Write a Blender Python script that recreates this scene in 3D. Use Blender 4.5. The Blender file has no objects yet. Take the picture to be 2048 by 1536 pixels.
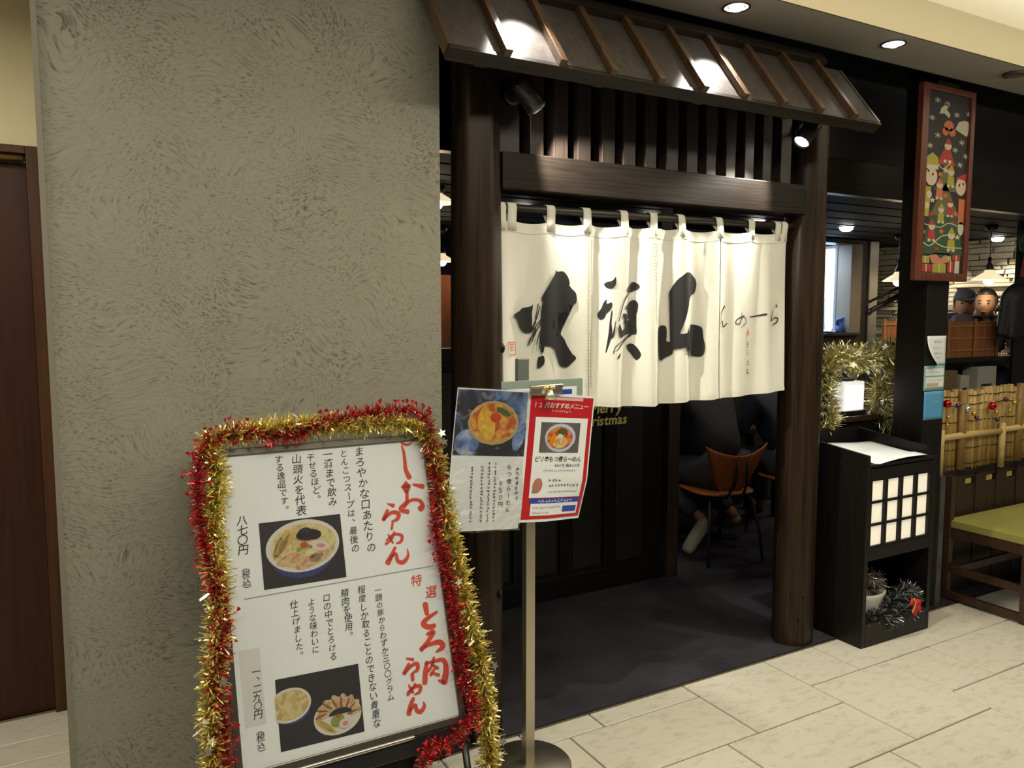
import bpy, bmesh, math, random
from mathutils import Vector, Matrix
random.seed(7)
SC = bpy.context.scene
COL = SC.collection
PI = math.pi

# ------------------------------------------------------------------ camera
CAM_H, CAM_D = 1.6, 2.4823
cd = bpy.data.cameras.new('camera')
cd.sensor_fit = 'HORIZONTAL'; cd.sensor_width = 36.0
cd.lens = 36.0 * 1570.0 / 2048.0
cd.clip_start = 0.02; cd.clip_end = 60
cam = bpy.data.objects.new('camera', cd); COL.objects.link(cam)
cam.location = (0, -CAM_D, CAM_H)
cam.rotation_euler = (math.radians(90 - 5.2), 0, math.radians(-29.2))
SC.camera = cam

# ------------------------------------------------------------------ world, exposure, large lights
SC.view_settings.view_transform = 'Standard'
SC.view_settings.look = 'None'
SC.view_settings.exposure = 0.0
SC.view_settings.gamma = 1.0
SC.view_settings.use_curve_mapping = False
wd = bpy.data.worlds.new('world'); SC.world = wd; wd.use_nodes = True
bg = wd.node_tree.nodes['Background']
bg.inputs[0].default_value = (1.0, 0.93, 0.80, 1); bg.inputs[1].default_value = 0.10

def area_light(name, loc, rot, sx, sy, power, col):
    l = bpy.data.lights.new(name, 'AREA'); l.shape = 'RECTANGLE'; l.size = sx; l.size_y = sy
    l.energy = power; l.color = col
    o = bpy.data.objects.new(name, l); COL.objects.link(o); o.location = loc; o.rotation_euler = rot
    return o
def spot_light(name, loc, target, power, angle, blend, col, radius=0.02):
    l = bpy.data.lights.new(name, 'SPOT'); l.energy = power; l.color = col
    l.spot_size = math.radians(angle); l.spot_blend = blend; l.shadow_soft_size = radius
    o = bpy.data.objects.new(name, l); COL.objects.link(o); o.location = loc
    d = Vector(target) - Vector(loc); o.rotation_euler = d.to_track_quat('-Z', 'Y').to_euler()
    return o
def point_light(name, loc, power, col, radius=0.03):
    l = bpy.data.lights.new(name, 'POINT'); l.energy = power; l.color = col; l.shadow_soft_size = radius
    o = bpy.data.objects.new(name, l); COL.objects.link(o); o.location = loc
    return o
WARM = (1.0, 0.92, 0.735); NEUT = (1.0, 0.94, 0.84)
# the mall corridor's ceiling light troughs, plus an added recess light and uplight
area_light('corridor_and_fill_light', (0.7, -1.75, 2.88), (0, 0, 0), 3.0, 0.5, 62, WARM)
area_light('corridor_and_fill_light', (3.9, -1.9, 2.88), (0, 0, 0), 2.0, 0.5, 30, WARM)
area_light('corridor_and_fill_light', (-1.0, -0.1, 2.70), (0, 0, 0), 0.8, 0.5, 36, WARM)  # added fill that brightens the door recess, no fitting there
area_light('added_uplight', (3.6, -0.95, 2.55), (math.radians(180), 0, 0), 5.0, 0.12, 34, (1.0, 0.90, 0.70))  # unseen upward fill, added to brighten ceiling and fascia

# ------------------------------------------------------------------ materials
MATS = {}
def _new(name):
    m = bpy.data.materials.new(name); m.use_nodes = True
    nt = m.node_tree; b = nt.nodes['Principled BSDF']
    return m, nt, b
def mat(name, col, rough=0.5, metal=0.0, emit=None, es=0.0, var=0.0, vscale=20.0, bump=0.0, bscale=80.0, spec=0.5, trans=0.0, sheen=0.0):
    if name in MATS: return MATS[name]
    m, nt, b = _new(name)
    b.inputs['Base Color'].default_value = (*col, 1); b.inputs['Roughness'].default_value = rough
    b.inputs['Metallic'].default_value = metal; b.inputs['Specular IOR Level'].default_value = spec
    if trans: b.inputs['Transmission Weight'].default_value = trans
    if sheen: b.inputs['Sheen Weight'].default_value = sheen
    if emit:
        b.inputs['Emission Color'].default_value = (*emit, 1); b.inputs['Emission Strength'].default_value = es
    N = nt.nodes; L = nt.links
    tc = N.new('ShaderNodeTexCoord')
    if var:
        n = N.new('ShaderNodeTexNoise'); n.inputs['Scale'].default_value = vscale; n.inputs['Detail'].default_value = 6
        L.new(tc.outputs['Object'], n.inputs['Vector'])
        mx = N.new('ShaderNodeMix'); mx.data_type = 'RGBA'
        mx.inputs[6].default_value = (*[c * (1 - var) for c in col], 1)
        mx.inputs[7].default_value = (*[min(1, c * (1 + var)) for c in col], 1)
        L.new(n.outputs['Fac'], mx.inputs[0]); L.new(mx.outputs[2], b.inputs['Base Color'])
    if bump:
        n2 = N.new('ShaderNodeTexNoise'); n2.inputs['Scale'].default_value = bscale; n2.inputs['Detail'].default_value = 4
        L.new(tc.outputs['Object'], n2.inputs['Vector'])
        bp = N.new('ShaderNodeBump'); bp.inputs['Strength'].default_value = bump; bp.inputs['Distance'].default_value = 0.01
        L.new(n2.outputs['Fac'], bp.inputs['Height']); L.new(bp.outputs['Normal'], b.inputs['Normal'])
    MATS[name] = m; return m
def wood(name, c1, c2, axis=2, rough=0.4, scale=60.0, bump=0.15, spec=0.5):
    if name in MATS: return MATS[name]
    m, nt, b = _new(name); N = nt.nodes; L = nt.links
    tc = N.new('ShaderNodeTexCoord'); mp = N.new('ShaderNodeMapping')
    s = [scale] * 3; s[axis] = scale / 22.0; mp.inputs['Scale'].default_value = s
    L.new(tc.outputs['Object'], mp.inputs['Vector'])
    n = N.new('ShaderNodeTexNoise'); n.inputs['Scale'].default_value = 1.0; n.inputs['Detail'].default_value = 7; n.inputs['Distortion'].default_value = 0.6
    L.new(mp.outputs['Vector'], n.inputs['Vector'])
    r = N.new('ShaderNodeValToRGB'); r.color_ramp.elements[0].position = 0.32; r.color_ramp.elements[1].position = 0.72
    r.color_ramp.elements[0].color = (*c1, 1); r.color_ramp.elements[1].color = (*c2, 1)
    L.new(n.outputs['Fac'], r.inputs['Fac']); L.new(r.outputs['Color'], b.inputs['Base Color'])
    b.inputs['Roughness'].default_value = rough; b.inputs['Specular IOR Level'].default_value = spec
    bp = N.new('ShaderNodeBump'); bp.inputs['Strength'].default_value = bump; bp.inputs['Distance'].default_value = 0.004
    L.new(n.outputs['Fac'], bp.inputs['Height']); L.new(bp.outputs['Normal'], b.inputs['Normal'])
    MATS[name] = m; return m
def ramp(name, cols, scale=20.0, rough=0.4, detail=4, stretch=(1, 1, 1)):
    if name in MATS: return MATS[name]
    m, nt, b = _new(name); N = nt.nodes; L = nt.links
    tc = N.new('ShaderNodeTexCoord'); mp = N.new('ShaderNodeMapping'); mp.inputs['Scale'].default_value = stretch
    n = N.new('ShaderNodeTexNoise'); n.inputs['Scale'].default_value = scale; n.inputs['Detail'].default_value = detail; n.inputs['Distortion'].default_value = 0.8
    L.new(tc.outputs['Object'], mp.inputs['Vector']); L.new(mp.outputs['Vector'], n.inputs['Vector'])
    r = N.new('ShaderNodeValToRGB'); e = r.color_ramp.elements
    e[0].position = cols[0][0]; e[0].color = (*cols[0][1], 1); e[1].position = cols[-1][0]; e[1].color = (*cols[-1][1], 1)
    for p, c in cols[1:-1]: e.new(p).color = (*c, 1)
    L.new(n.outputs['Fac'], r.inputs['Fac']); L.new(r.outputs['Color'], b.inputs['Base Color']); b.inputs['Roughness'].default_value = rough
    MATS[name] = m; return m
def plaster(name):
    m, nt, b = _new(name); N = nt.nodes; L = nt.links
    tc = N.new('ShaderNodeTexCoord')
    low = N.new('ShaderNodeTexNoise'); low.inputs['Scale'].default_value = 3.2; low.inputs['Detail'].default_value = 1
    L.new(tc.outputs['Object'], low.inputs['Vector'])
    vm = N.new('ShaderNodeVectorMath'); vm.operation = 'MULTIPLY_ADD'; vm.inputs[1].default_value = (0.42, 0.42, 0.42)
    L.new(low.outputs['Color'], vm.inputs[0]); L.new(tc.outputs['Object'], vm.inputs[2])
    mp = N.new('ShaderNodeMapping'); mp.inputs['Scale'].default_value = (70, 70, 230)
    L.new(vm.outputs[0], mp.inputs['Vector'])
    st = N.new('ShaderNodeTexNoise'); st.inputs['Scale'].default_value = 1.0; st.inputs['Detail'].default_value = 5; st.inputs['Roughness'].default_value = 0.62
    L.new(mp.outputs['Vector'], st.inputs['Vector'])
    reg = N.new('ShaderNodeTexNoise'); reg.inputs['Scale'].default_value = 3.5; reg.inputs['Detail'].default_value = 3
    L.new(tc.outputs['Object'], reg.inputs['Vector'])
    ad = N.new('ShaderNodeMath'); ad.operation = 'MULTIPLY_ADD'; ad.inputs[1].default_value = 0.28
    L.new(reg.outputs['Fac'], ad.inputs[0]); L.new(st.outputs['Fac'], ad.inputs[2])
    r = N.new('ShaderNodeValToRGB'); e = r.color_ramp.elements
    e[0].position = 0.46; e[0].color = (0.285, 0.277, 0.222, 1); e[1].position = 0.84; e[1].color = (0.10, 0.096, 0.075, 1)
    e2 = r.color_ramp.elements.new(0.68); e2.color = (0.25, 0.242, 0.192, 1)
    L.new(ad.outputs[0], r.inputs['Fac']); L.new(r.outputs['Color'], b.inputs['Base Color'])
    b.inputs['Roughness'].default_value = 0.9
    bp = N.new('ShaderNodeBump'); bp.inputs['Strength'].default_value = 0.4; bp.inputs['Distance'].default_value = 0.004; bp.invert = True
    L.new(ad.outputs[0], bp.inputs['Height']); L.new(bp.outputs['Normal'], b.inputs['Normal'])
    return m
def stone_tile(name):
    m, nt, b = _new(name); N = nt.nodes; L = nt.links
    tc = N.new('ShaderNodeTexCoord'); oi = N.new('ShaderNodeObjectInfo')
    mp = N.new('ShaderNodeMapping'); mp.inputs['Scale'].default_value = (14, 30, 1); mp.inputs['Rotation'].default_value = (0, 0, 0.7)
    vm = N.new('ShaderNodeVectorMath'); vm.operation = 'MULTIPLY_ADD'; vm.inputs[1].default_value = (9, 9, 9)
    cv = N.new('ShaderNodeCombineXYZ'); L.new(oi.outputs['Random'], cv.inputs[0]); L.new(oi.outputs['Random'], cv.inputs[1])
    L.new(cv.outputs[0], vm.inputs[0]); L.new(tc.outputs['Object'], vm.inputs[2]); L.new(vm.outputs[0], mp.inputs['Vector'])
    n = N.new('ShaderNodeTexNoise'); n.inputs['Scale'].default_value = 1.0; n.inputs['Detail'].default_value = 9; n.inputs['Roughness'].default_value = 0.65; n.inputs['Distortion'].default_value = 0.5
    L.new(mp.outputs['Vector'], n.inputs['Vector'])
    r = N.new('ShaderNodeValToRGB'); e = r.color_ramp.elements
    e[0].position = 0.28; e[0].color = (0.40, 0.37, 0.30, 1); e[1].position = 0.50; e[1].color = (0.545, 0.52, 0.445, 1)
    L.new(n.outputs['Fac'], r.inputs['Fac']); L.new(r.outputs['Color'], b.inputs['Base Color'])
    b.inputs['Roughness'].default_value = 0.42
    bp = N.new('ShaderNodeBump'); bp.inputs['Strength'].default_value = 0.25; bp.inputs['Distance'].default_value = 0.004
    L.new(n.outputs['Fac'], bp.inputs['Height']); L.new(bp.outputs['Normal'], b.inputs['Normal'])
    return m
def clear_film(name, wr=26.0, strength=0.9, fac=0.10):
    m, nt, b = _new(name); N = nt.nodes; L = nt.links
    out = [n for n in N if n.type == 'OUTPUT_MATERIAL'][0]
    tr = N.new('ShaderNodeBsdfTransparent'); gl = N.new('ShaderNodeBsdfGlossy'); gl.inputs['Roughness'].default_value = 0.08
    tc = N.new('ShaderNodeTexCoord'); n = N.new('ShaderNodeTexNoise'); n.inputs['Scale'].default_value = wr; n.inputs['Detail'].default_value = 2
    L.new(tc.outputs['Object'], n.inputs['Vector'])
    bp = N.new('ShaderNodeBump'); bp.inputs['Strength'].default_value = strength; bp.inputs['Distance'].default_value = 0.02
    L.new(n.outputs['Fac'], bp.inputs['Height']); L.new(bp.outputs['Normal'], gl.inputs['Normal'])
    mx = N.new('ShaderNodeMixShader'); mx.inputs[0].default_value = fac
    L.new(tr.outputs[0], mx.inputs[1]); L.new(gl.outputs[0], mx.inputs[2]); L.new(mx.outputs[0], out.inputs['Surface'])
    N.remove(b)
    return m
def carpet(name):
    m, nt, b = _new(name); N = nt.nodes; L = nt.links
    tc = N.new('ShaderNodeTexCoord')
    a = N.new('ShaderNodeTexNoise'); a.inputs['Scale'].default_value = 2.6; a.inputs['Detail'].default_value = 4
    f = N.new('ShaderNodeTexNoise'); f.inputs['Scale'].default_value = 380; f.inputs['Detail'].default_value = 2
    L.new(tc.outputs['Object'], a.inputs['Vector']); L.new(tc.outputs['Object'], f.inputs['Vector'])
    ml = N.new('ShaderNodeMath'); ml.operation = 'MULTIPLY'; L.new(a.outputs['Fac'], ml.inputs[0]); L.new(f.outputs['Fac'], ml.inputs[1])
    r = N.new('ShaderNodeValToRGB'); e = r.color_ramp.elements
    e[0].position = 0.12; e[0].color = (0.014, 0.013, 0.018, 1); e[1].position = 0.45; e[1].color = (0.060, 0.055, 0.070, 1)
    L.new(ml.outputs[0], r.inputs['Fac']); L.new(r.outputs['Color'], b.inputs['Base Color'])
    b.inputs['Roughness'].default_value = 0.95; b.inputs['Specular IOR Level'].default_value = 0.15
    bp = N.new('ShaderNodeBump'); bp.inputs['Strength'].default_value = 0.6; bp.inputs['Distance'].default_value = 0.003
    L.new(f.outputs['Fac'], bp.inputs['Height']); L.new(bp.outputs['Normal'], b.inputs['Normal'])
    return m
M_PLASTER = plaster('plaster'); M_TILE = stone_tile('stone_tile'); M_CARPET = carpet('carpet')
M_GROUT = mat('grout', (0.15, 0.125, 0.09), 0.9, var=0.2)
M_POST = wood('post_wood', (0.010, 0.006, 0.0036), (0.036, 0.021, 0.0105), 2, 0.36, 46, 0.3, 0.2)
M_DARKX = wood('dark_wood_x', (0.010, 0.0075, 0.006), (0.022, 0.0165, 0.0135), 0, 0.36, 90, 0.15, 0.16)
M_DARKZ = wood('dark_wood_z', (0.022, 0.013, 0.009), (0.050, 0.030, 0.021), 2, 0.38, 90)
M_SLAT = wood('slat_wood', (0.018, 0.012, 0.010), (0.036, 0.024, 0.019), 2, 0.42, 90)
M_BLACKW = wood('black_wood', (0.0045, 0.0036, 0.0033), (0.0105, 0.0085, 0.0075), 2, 0.45, 70, 0.1, 0.3)
M_BLACKX = wood('black_wood_x', (0.0045, 0.0036, 0.0033), (0.0105, 0.0085, 0.0075), 0, 0.45, 70, 0.1, 0.3)
M_DOOR = wood('door_wood', (0.030, 0.0085, 0.0042), (0.050, 0.015, 0.0075), 2, 0.45, 40, 0.1, 0.3)
M_DOORF = wood('door_frame_wood', (0.052, 0.020, 0.0085), (0.085, 0.034, 0.015), 2, 0.45, 40, 0.1, 0.3)
M_CREAM = mat('cream_paint', (0.62, 0.55, 0.37), 0.8, var=0.04, vscale=3)
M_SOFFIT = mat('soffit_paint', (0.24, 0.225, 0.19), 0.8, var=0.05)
M_BLACK = mat('black_paint', (0.006, 0.006, 0.008), 0.8)
M_ROOFB = wood('roof_board', (0.042, 0.035, 0.033), (0.066, 0.057, 0.053), 2, 0.45, 50, 0.1, 0.18)
M_BATTEN = wood('roof_batten', (0.045, 0.024, 0.012), (0.095, 0.052, 0.025), 2, 0.4, 70)
M_FASCIA = wood('roof_fascia', (0.014, 0.0105, 0.0075), (0.026, 0.020, 0.0145), 0, 0.4, 80, 0.1, 0.18)
M_CLOTH = mat('noren_cloth', (0.68, 0.675, 0.61), 0.95, var=0.06, vscale=5, bump=0.12, bscale=260, spec=0.1)
M_CLOTH2 = mat('noren_hem', (0.67, 0.66, 0.59), 0.95, bump=0.15, bscale=240, spec=0.1)
M_INK = mat('black_ink', (0.008, 0.008, 0.009), 0.7)
M_INKRED = mat('red_ink', (0.62, 0.06, 0.025), 0.7)
M_SEALRED = mat('seal_red', (0.60, 0.10, 0.07), 0.8)
M_METAL = mat('brushed_metal', (0.50, 0.46, 0.36), 0.36, 1.0, var=0.08)
M_STEEL = mat('stainless', (0.55, 0.53, 0.49), 0.3, 1.0)
M_BLACKM = mat('black_metal', (0.012, 0.012, 0.013), 0.35)
M_GLOW = mat('lamp_glow', (1, 1, 1), 0.5, emit=(1.0, 0.95, 0.86), es=14)
M_GLOWW = mat('warm_lamp_glow', (1, 0.9, 0.7), 0.5, emit=(1.0, 0.80, 0.52), es=9)
M_WHITE = mat('white_paper', (0.78, 0.83, 0.86), 0.35, var=0.02)

# ------------------------------------------------------------------ mesh helpers
class B:
    def __init__(s): s.v = []; s.f = []
    def add(s, vs, fs):
        o = len(s.v); s.v += [tuple(v) for v in vs]; s.f += [tuple(i + o for i in f) for f in fs]; return s
    def box(s, x0, y0, z0, x1, y1, z1):
        return s.add([(x0,y0,z0),(x1,y0,z0),(x1,y1,z0),(x0,y1,z0),(x0,y0,z1),(x1,y0,z1),(x1,y1,z1),(x0,y1,z1)],
                     [(0,3,2,1),(4,5,6,7),(0,1,5,4),(1,2,6,5),(2,3,7,6),(3,0,4,7)])
    def obox(s, c, ax, ay, az):                      # box from a centre and three half-axis vectors
        c, ax, ay, az = map(Vector, (c, ax, ay, az)); vs = []
        for k in (-1, 1):
            for (i, j) in ((-1,-1),(1,-1),(1,1),(-1,1)): vs.append(c + ax*i + ay*j + az*k)
        return s.add(vs, [(0,3,2,1),(4,5,6,7),(0,1,5,4),(1,2,6,5),(2,3,7,6),(3,0,4,7)])
    def tube(s, pts, r, n=8, cap=True):
        pts = [Vector(p) for p in pts]; m = len(pts); o = len(s.v); rr = r if isinstance(r, (list, tuple)) else [r] * m
        up = None
        for i, p in enumerate(pts):
            t = (pts[min(i+1, m-1)] - pts[max(i-1, 0)]).normalized()
            if up is None:
                up = Vector((0,0,1)) if abs(t.z) < 0.9 else Vector((1,0,0))
            a = (up - t * up.dot(t))
            if a.length < 1e-5: a = t.orthogonal()
            a.normalize(); b2 = t.cross(a); up = a
            for k in range(n):
                an = 2*PI*k/n; s.v.append(tuple(p + (a*math.cos(an) + b2*math.sin(an)) * rr[i]))
        for i in range(m-1):
            for k in range(n):
                k2 = (k+1) % n
                s.f.append((o+i*n+k, o+i*n+k2, o+(i+1)*n+k2, o+(i+1)*n+k))
        if cap:
            s.f.append(tuple(o+k for k in reversed(range(n)))); s.f.append(tuple(o+(m-1)*n+k for k in range(n)))
        return s
    def lathe(s, prof, c=(0,0,0), n=24, mtx=None, cap=True):   # prof = (r, z) list, around local z
        o = len(s.v); c = Vector(c)
        for (r, z) in prof:
            for k in range(n):
                an = 2*PI*k/n; p = Vector((r*math.cos(an), r*math.sin(an), z))
                if mtx: p = mtx @ p
                s.v.append(tuple(p + c))
        for i in range(len(prof)-1):
            for k in range(n):
                k2 = (k+1) % n
                s.f.append((o+i*n+k, o+i*n+k2, o+(i+1)*n+k2, o+(i+1)*n+k))
        if cap and prof[0][0] > 1e-6: s.f.append(tuple(o+k for k in reversed(range(n))))
        if cap and prof[-1][0] > 1e-6: s.f.append(tuple(o+(len(prof)-1)*n+k for k in range(n)))
        return s
    def prism(s, poly, fn, d0, d1):                  # poly 2-D, fn(u, v, d) -> point
        n = len(poly); vs = [fn(u, v, d0) for u, v in poly] + [fn(u, v, d1) for u, v in poly]
        fs = [tuple(range(n)), tuple(reversed(range(n, 2*n)))] + [(i, i+n, (i+1) % n + n, (i+1) % n) for i in range(n)]
        return s.add(vs, fs)
    def grid(s, nu, nv, fn):
        vs = [fn(i/nu, j/nv) for j in range(nv+1) for i in range(nu+1)]
        return s.add(vs, [(j*(nu+1)+i, j*(nu+1)+i+1, (j+1)*(nu+1)+i+1, (j+1)*(nu+1)+i) for j in range(nv) for i in range(nu)])
    def sphere(s, c, rx, ry=None, rz=None, n=12, m=8):
        ry = ry or rx; rz = rz or rx; o = len(s.v); c = Vector(c)
        s.v.append((c.x, c.y, c.z-rz))
        for j in range(1, m):
            a = -PI/2 + PI*j/m
            for k in range(n):
                b2 = 2*PI*k/n; s.v.append((c.x+rx*math.cos(a)*math.cos(b2), c.y+ry*math.cos(a)*math.sin(b2), c.z+rz*math.sin(a)))
        s.v.append((c.x, c.y, c.z+rz)); e = len(s.v)-1
        for k in range(n):
            k2 = (k+1) % n; s.f.append((o, o+1+k2, o+1+k)); s.f.append((e, e-n+k, e-n+k2))
            for j in range(m-2):
                s.f.append((o+1+j*n+k, o+1+j*n+k2, o+1+(j+1)*n+k2, o+1+(j+1)*n+k))
        return s
    def purge(s):
        used = sorted({i for f in s.f for i in f}); mp = {o: n for n, o in enumerate(used)}
        s.v = [s.v[i] for i in used]; s.f = [tuple(mp[i] for i in f) for f in s.f]; return s
    def mesh(s, name, material, smooth=False, fixn=True):
        me = bpy.data.meshes.new(name); me.from_pydata(s.v, [], s.f); me.validate()
        if fixn:
            bm = bmesh.new(); bm.from_mesh(me); bmesh.ops.recalc_face_normals(bm, faces=bm.faces); bm.to_mesh(me); bm.free()
        if material: me.materials.append(material)
        if smooth:
            me.polygons.foreach_set('use_smooth', [True] * len(me.polygons))
        me.update(); return me
    def build(s, name, material, parent=None, smooth=False, bevel=0.0, fixn=True, auto=False):
        loc = WL(parent)
        if loc.length: s.v = [(x-loc.x, y-loc.y, z-loc.z) for x, y, z in s.v]
        o = bpy.data.objects.new(name, s.mesh(name, material, smooth, fixn)); COL.objects.link(o)
        if parent: o.parent = parent
        if bevel:
            md = o.modifiers.new('bevel', 'BEVEL'); md.width = bevel; md.segments = 2; md.limit_method = 'ANGLE'
        return o
def WL(o):
    v = Vector((0,0,0))
    while o: v = v + o.location; o = o.parent
    return v
def tag(o, label=None, cat=None, group=None, kind=None):
    if label: o['label'] = label
    if cat: o['category'] = cat
    if group: o['group'] = group
    if kind: o['kind'] = kind
    return o
def thing(name, label, cat, loc=(0,0,0), group=None):
    o = bpy.data.objects.new(name, None); COL.objects.link(o); o.location = loc; o.empty_display_size = 0.05
    return tag(o, label, cat, group)
def struct(o): o['kind'] = 'structure'; return o
def stuff(o): o['kind'] = 'stuff'; return o
def share(o, name, loc, parent, rot=None, scale=None):   # a further piece that shares mesh data
    c = bpy.data.objects.new(name, o.data); COL.objects.link(c); c.parent = parent
    c.location = Vector(loc) - WL(parent)
    if rot: c.rotation_euler = rot
    if scale: c.scale = scale
    return c
def catmull(pts, n=8):
    P = [Vector(p) for p in pts]; P = [P[0]*2 - P[1]] + P + [P[-1]*2 - P[-2]]; out = []
    for i in range(1, len(P)-2):
        a, b2, c, d = P[i-1], P[i], P[i+1], P[i+2]
        for k in range(n):
            t = k/n
            out.append(0.5*((2*b2) + (c-a)*t + (2*a-5*b2+4*c-d)*t*t + (3*b2-a-3*c+d)*t**3))
    out.append(P[-2]); return out
def ribbon(bd, pts, fn, n=6):                         # brush stroke: (u, v, width) -> surface fn(u, v)
    pts = [(p[0], p[1], p[2]) for p in pts]
    C = catmull(pts, n) if len(pts) > 1 else pts
    L2 = []; m = len(C)
    for i, p in enumerate(C):
        t = Vector((C[min(i+1, m-1)][0]-C[max(i-1, 0)][0], C[min(i+1, m-1)][1]-C[max(i-1, 0)][1]))
        if t.length < 1e-9: t = Vector((1, 0))
        t.normalize(); q = Vector((-t.y, t.x)); w = max(0.0004, p[2]) * 0.5
        if i == 0: L2.append([(p[0]-t.x*w*0.6+q.x*w*k*0.55, p[1]-t.y*w*0.6+q.y*w*k*0.55) for k in (-1, 0, 1)])
        L2.append([(p[0]+q.x*w*k, p[1]+q.y*w*k) for k in (-1, 0, 1)])
        if i == m-1: L2.append([(p[0]+t.x*w*0.6+q.x*w*k*0.55, p[1]+t.y*w*0.6+q.y*w*k*0.55) for k in (-1, 0, 1)])
    vs = [fn(u, v) for row in L2 for (u, v) in row]; fs = []
    for i in range(len(L2)-1):
        for k in range(2): fs.append((i*3+k, i*3+k+1, i*3+k+4, i*3+k+3))
    bd.add(vs, fs)
def ellipse(cu, cv, ru, rv, rot=0.0, n=28, a0=0.0, a1=2*PI):
    c, s2 = math.cos(rot), math.sin(rot); out = []
    for k in range(n):
        a = a0 + (a1-a0)*k/(n if abs(a1-a0-2*PI) < 1e-6 else n-1); x, y = ru*math.cos(a), rv*math.sin(a)
        out.append((cu + x*c - y*s2, cv + x*s2 + y*c))
    return out
def flat(name, polys, fn, material, parent):          # flat printed shapes on a surface
    bd = B()
    for p in polys: bd.add([fn(u, v) for u, v in p], [tuple(range(len(p)))])
    return bd.build(name, material, parent, fixn=False)
GLY = {}
_fc = bpy.data.curves.new('glyph_source', 'FONT'); _fc.resolution_u = 2; _fc.fill_mode = 'FRONT'
_fo = bpy.data.objects.new('glyph_source', _fc)
def glyph(ch, bold=0.0):
    k = (ch, bold)
    if k not in GLY:
        _fc.body = ch; _fc.offset = bold
        COL.objects.link(_fo)
        dg = bpy.context.evaluated_depsgraph_get(); dg.update()
        me = _fo.evaluated_get(dg).to_mesh()
        GLY[k] = ([(v.co.x, v.co.y) for v in me.vertices], [tuple(p.vertices) for p in me.polygons])
        _fo.evaluated_get(dg).to_mesh_clear(); COL.objects.unlink(_fo)
    return GLY[k]
def put_glyph(bd, ch, fn, cu, cv, size, bold=0.0, shear=0.0, rot=0.0, sx=1.0, latin=False):
    vs, fs = glyph(ch, bold)
    if not vs: return 0
    if latin:
        x0 = min(v[0] for v in vs); x1 = max(v[0] for v in vs); ox, oy = x0, 0
    else: ox, oy = 0.5, 0.36
    c, s2 = math.cos(rot), math.sin(rot); pts = []
    for x, y in vs:
        x, y = (x-ox)*sx, y-oy; x += shear*y; y += 0.0
        x, y = x*c - y*s2, x*s2 + y*c
        pts.append(fn(cu + x*size, cv + y*size))
    bd.add(pts, fs); return (x1-x0)*size*sx if latin else size
def column(bd, text, fn, u0, v0, u1, v1, bold=0.0, shear=0.12, sizek=1.0, jitter=0.0):
    n = len(text); st = ((v0-v1)/max(1, n-0.6)); size = st*1.0*sizek
    for i, ch in enumerate(text):
        t = (i + 0.2) / n
        u = u0 + (u1-u0)*i/max(1, n-1); v = v0 - size*0.35 - (v0-v1-size*0.7)*i/max(1, n-1)
        if ch in '、。': put_glyph(bd, ch, fn, u + size*0.5, v + size*0.45, size, bold); continue
        put_glyph(bd, ch, fn, u + random.uniform(-jitter, jitter)*size, v, size*random.uniform(0.9, 1.04), bold, 0.0 if ch in 'ー（）' else shear, -PI/2 if ch in 'ー（）' else random.uniform(-.05, .05)*(jitter > 0))
def row(bd, text, fn, cu, cv, size, bold=0.0, shear=0.0, sx=0.92):
    n = len(text)
    for i, ch in enumerate(text): put_glyph(bd, ch, fn, cu + (i-(n-1)/2)*size*sx, cv, size, bold, shear)
INK_A=[[(1625,1762),(1631,1756),(1657,1758),(1673,1745),(1683,1727),(1686,1709),(1679,1699),(1697,1690),(1712,1677),(1717,1659),(1715,1640),(1703,1631),(1683,1634),(1667,1646),(1653,1659),(1642,1655),(1626,1637),(1608,1610),(1598,1586),(1591,1562),(1588,1535),(1619,1530),(1641,1519),(1659,1501),(1668,1483),(1675,1467),(1685,1447),(1711,1424),(1692,1406),(1669,1389),(1643,1395),(1633,1412),(1638,1435),(1632,1449),(1613,1463),(1591,1478),(1572,1487),(1568,1467),(1563,1449),(1555,1450),(1553,1479),(1549,1503),(1556,1532),(1563,1562),(1556,1574),(1557,1610),(1563,1639),(1559,1657),(1576,1684),(1604,1723),(1622,1749)],[(1525,1633),(1519,1616),(1511,1604),(1512,1580),(1516,1554),(1526,1542),(1518,1528),(1501,1524),(1482,1529),(1467,1545),(1458,1569),(1451,1582),(1441,1588),(1446,1595),(1468,1607),(1475,1615),(1497,1620),(1516,1624)],[(1541,1431),(1565,1435),(1565,1404),(1537,1390)],[(1899,1743),(1901,1726),(1896,1707),(1880,1696),(1863,1700),(1856,1712),(1863,1720),(1884,1727)],[(1997,1723),(2017,1723),(2032,1712),(2030,1698),(2010,1688),(1986,1682),(1968,1686),(1966,1697),(1982,1710)],[(1864,1654),(1864,1635),(1881,1640),(1878,1616),(1863,1595),(1857,1578),(1846,1572),(1836,1581),(1834,1595),(1847,1616),(1854,1638)],[(1955,1617),(1959,1626),(1979,1642),(1999,1650),(2017,1649),(2027,1636),(2025,1610),(2018,1585),(2018,1559),(2019,1515),(2001,1513),(1981,1501),(1973,1506),(1981,1518),(1949,1509),(1926,1500),(1914,1513),(1910,1535),(1913,1555),(1925,1541),(1933,1528),(1953,1536),(1976,1544),(1957,1550),(1946,1563),(1948,1572),(1964,1571),(1980,1563),(1984,1579),(1995,1610),(1991,1623),(1979,1621)],[(1936,1595),(1956,1595),(1969,1582),(1964,1572),(1948,1576),(1940,1585)],[(1962,1468),(1982,1474),(2002,1472),(2020,1457),(2033,1431),(2027,1413),(2015,1407),(2003,1419),(1986,1438),(1970,1451)]]
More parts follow.
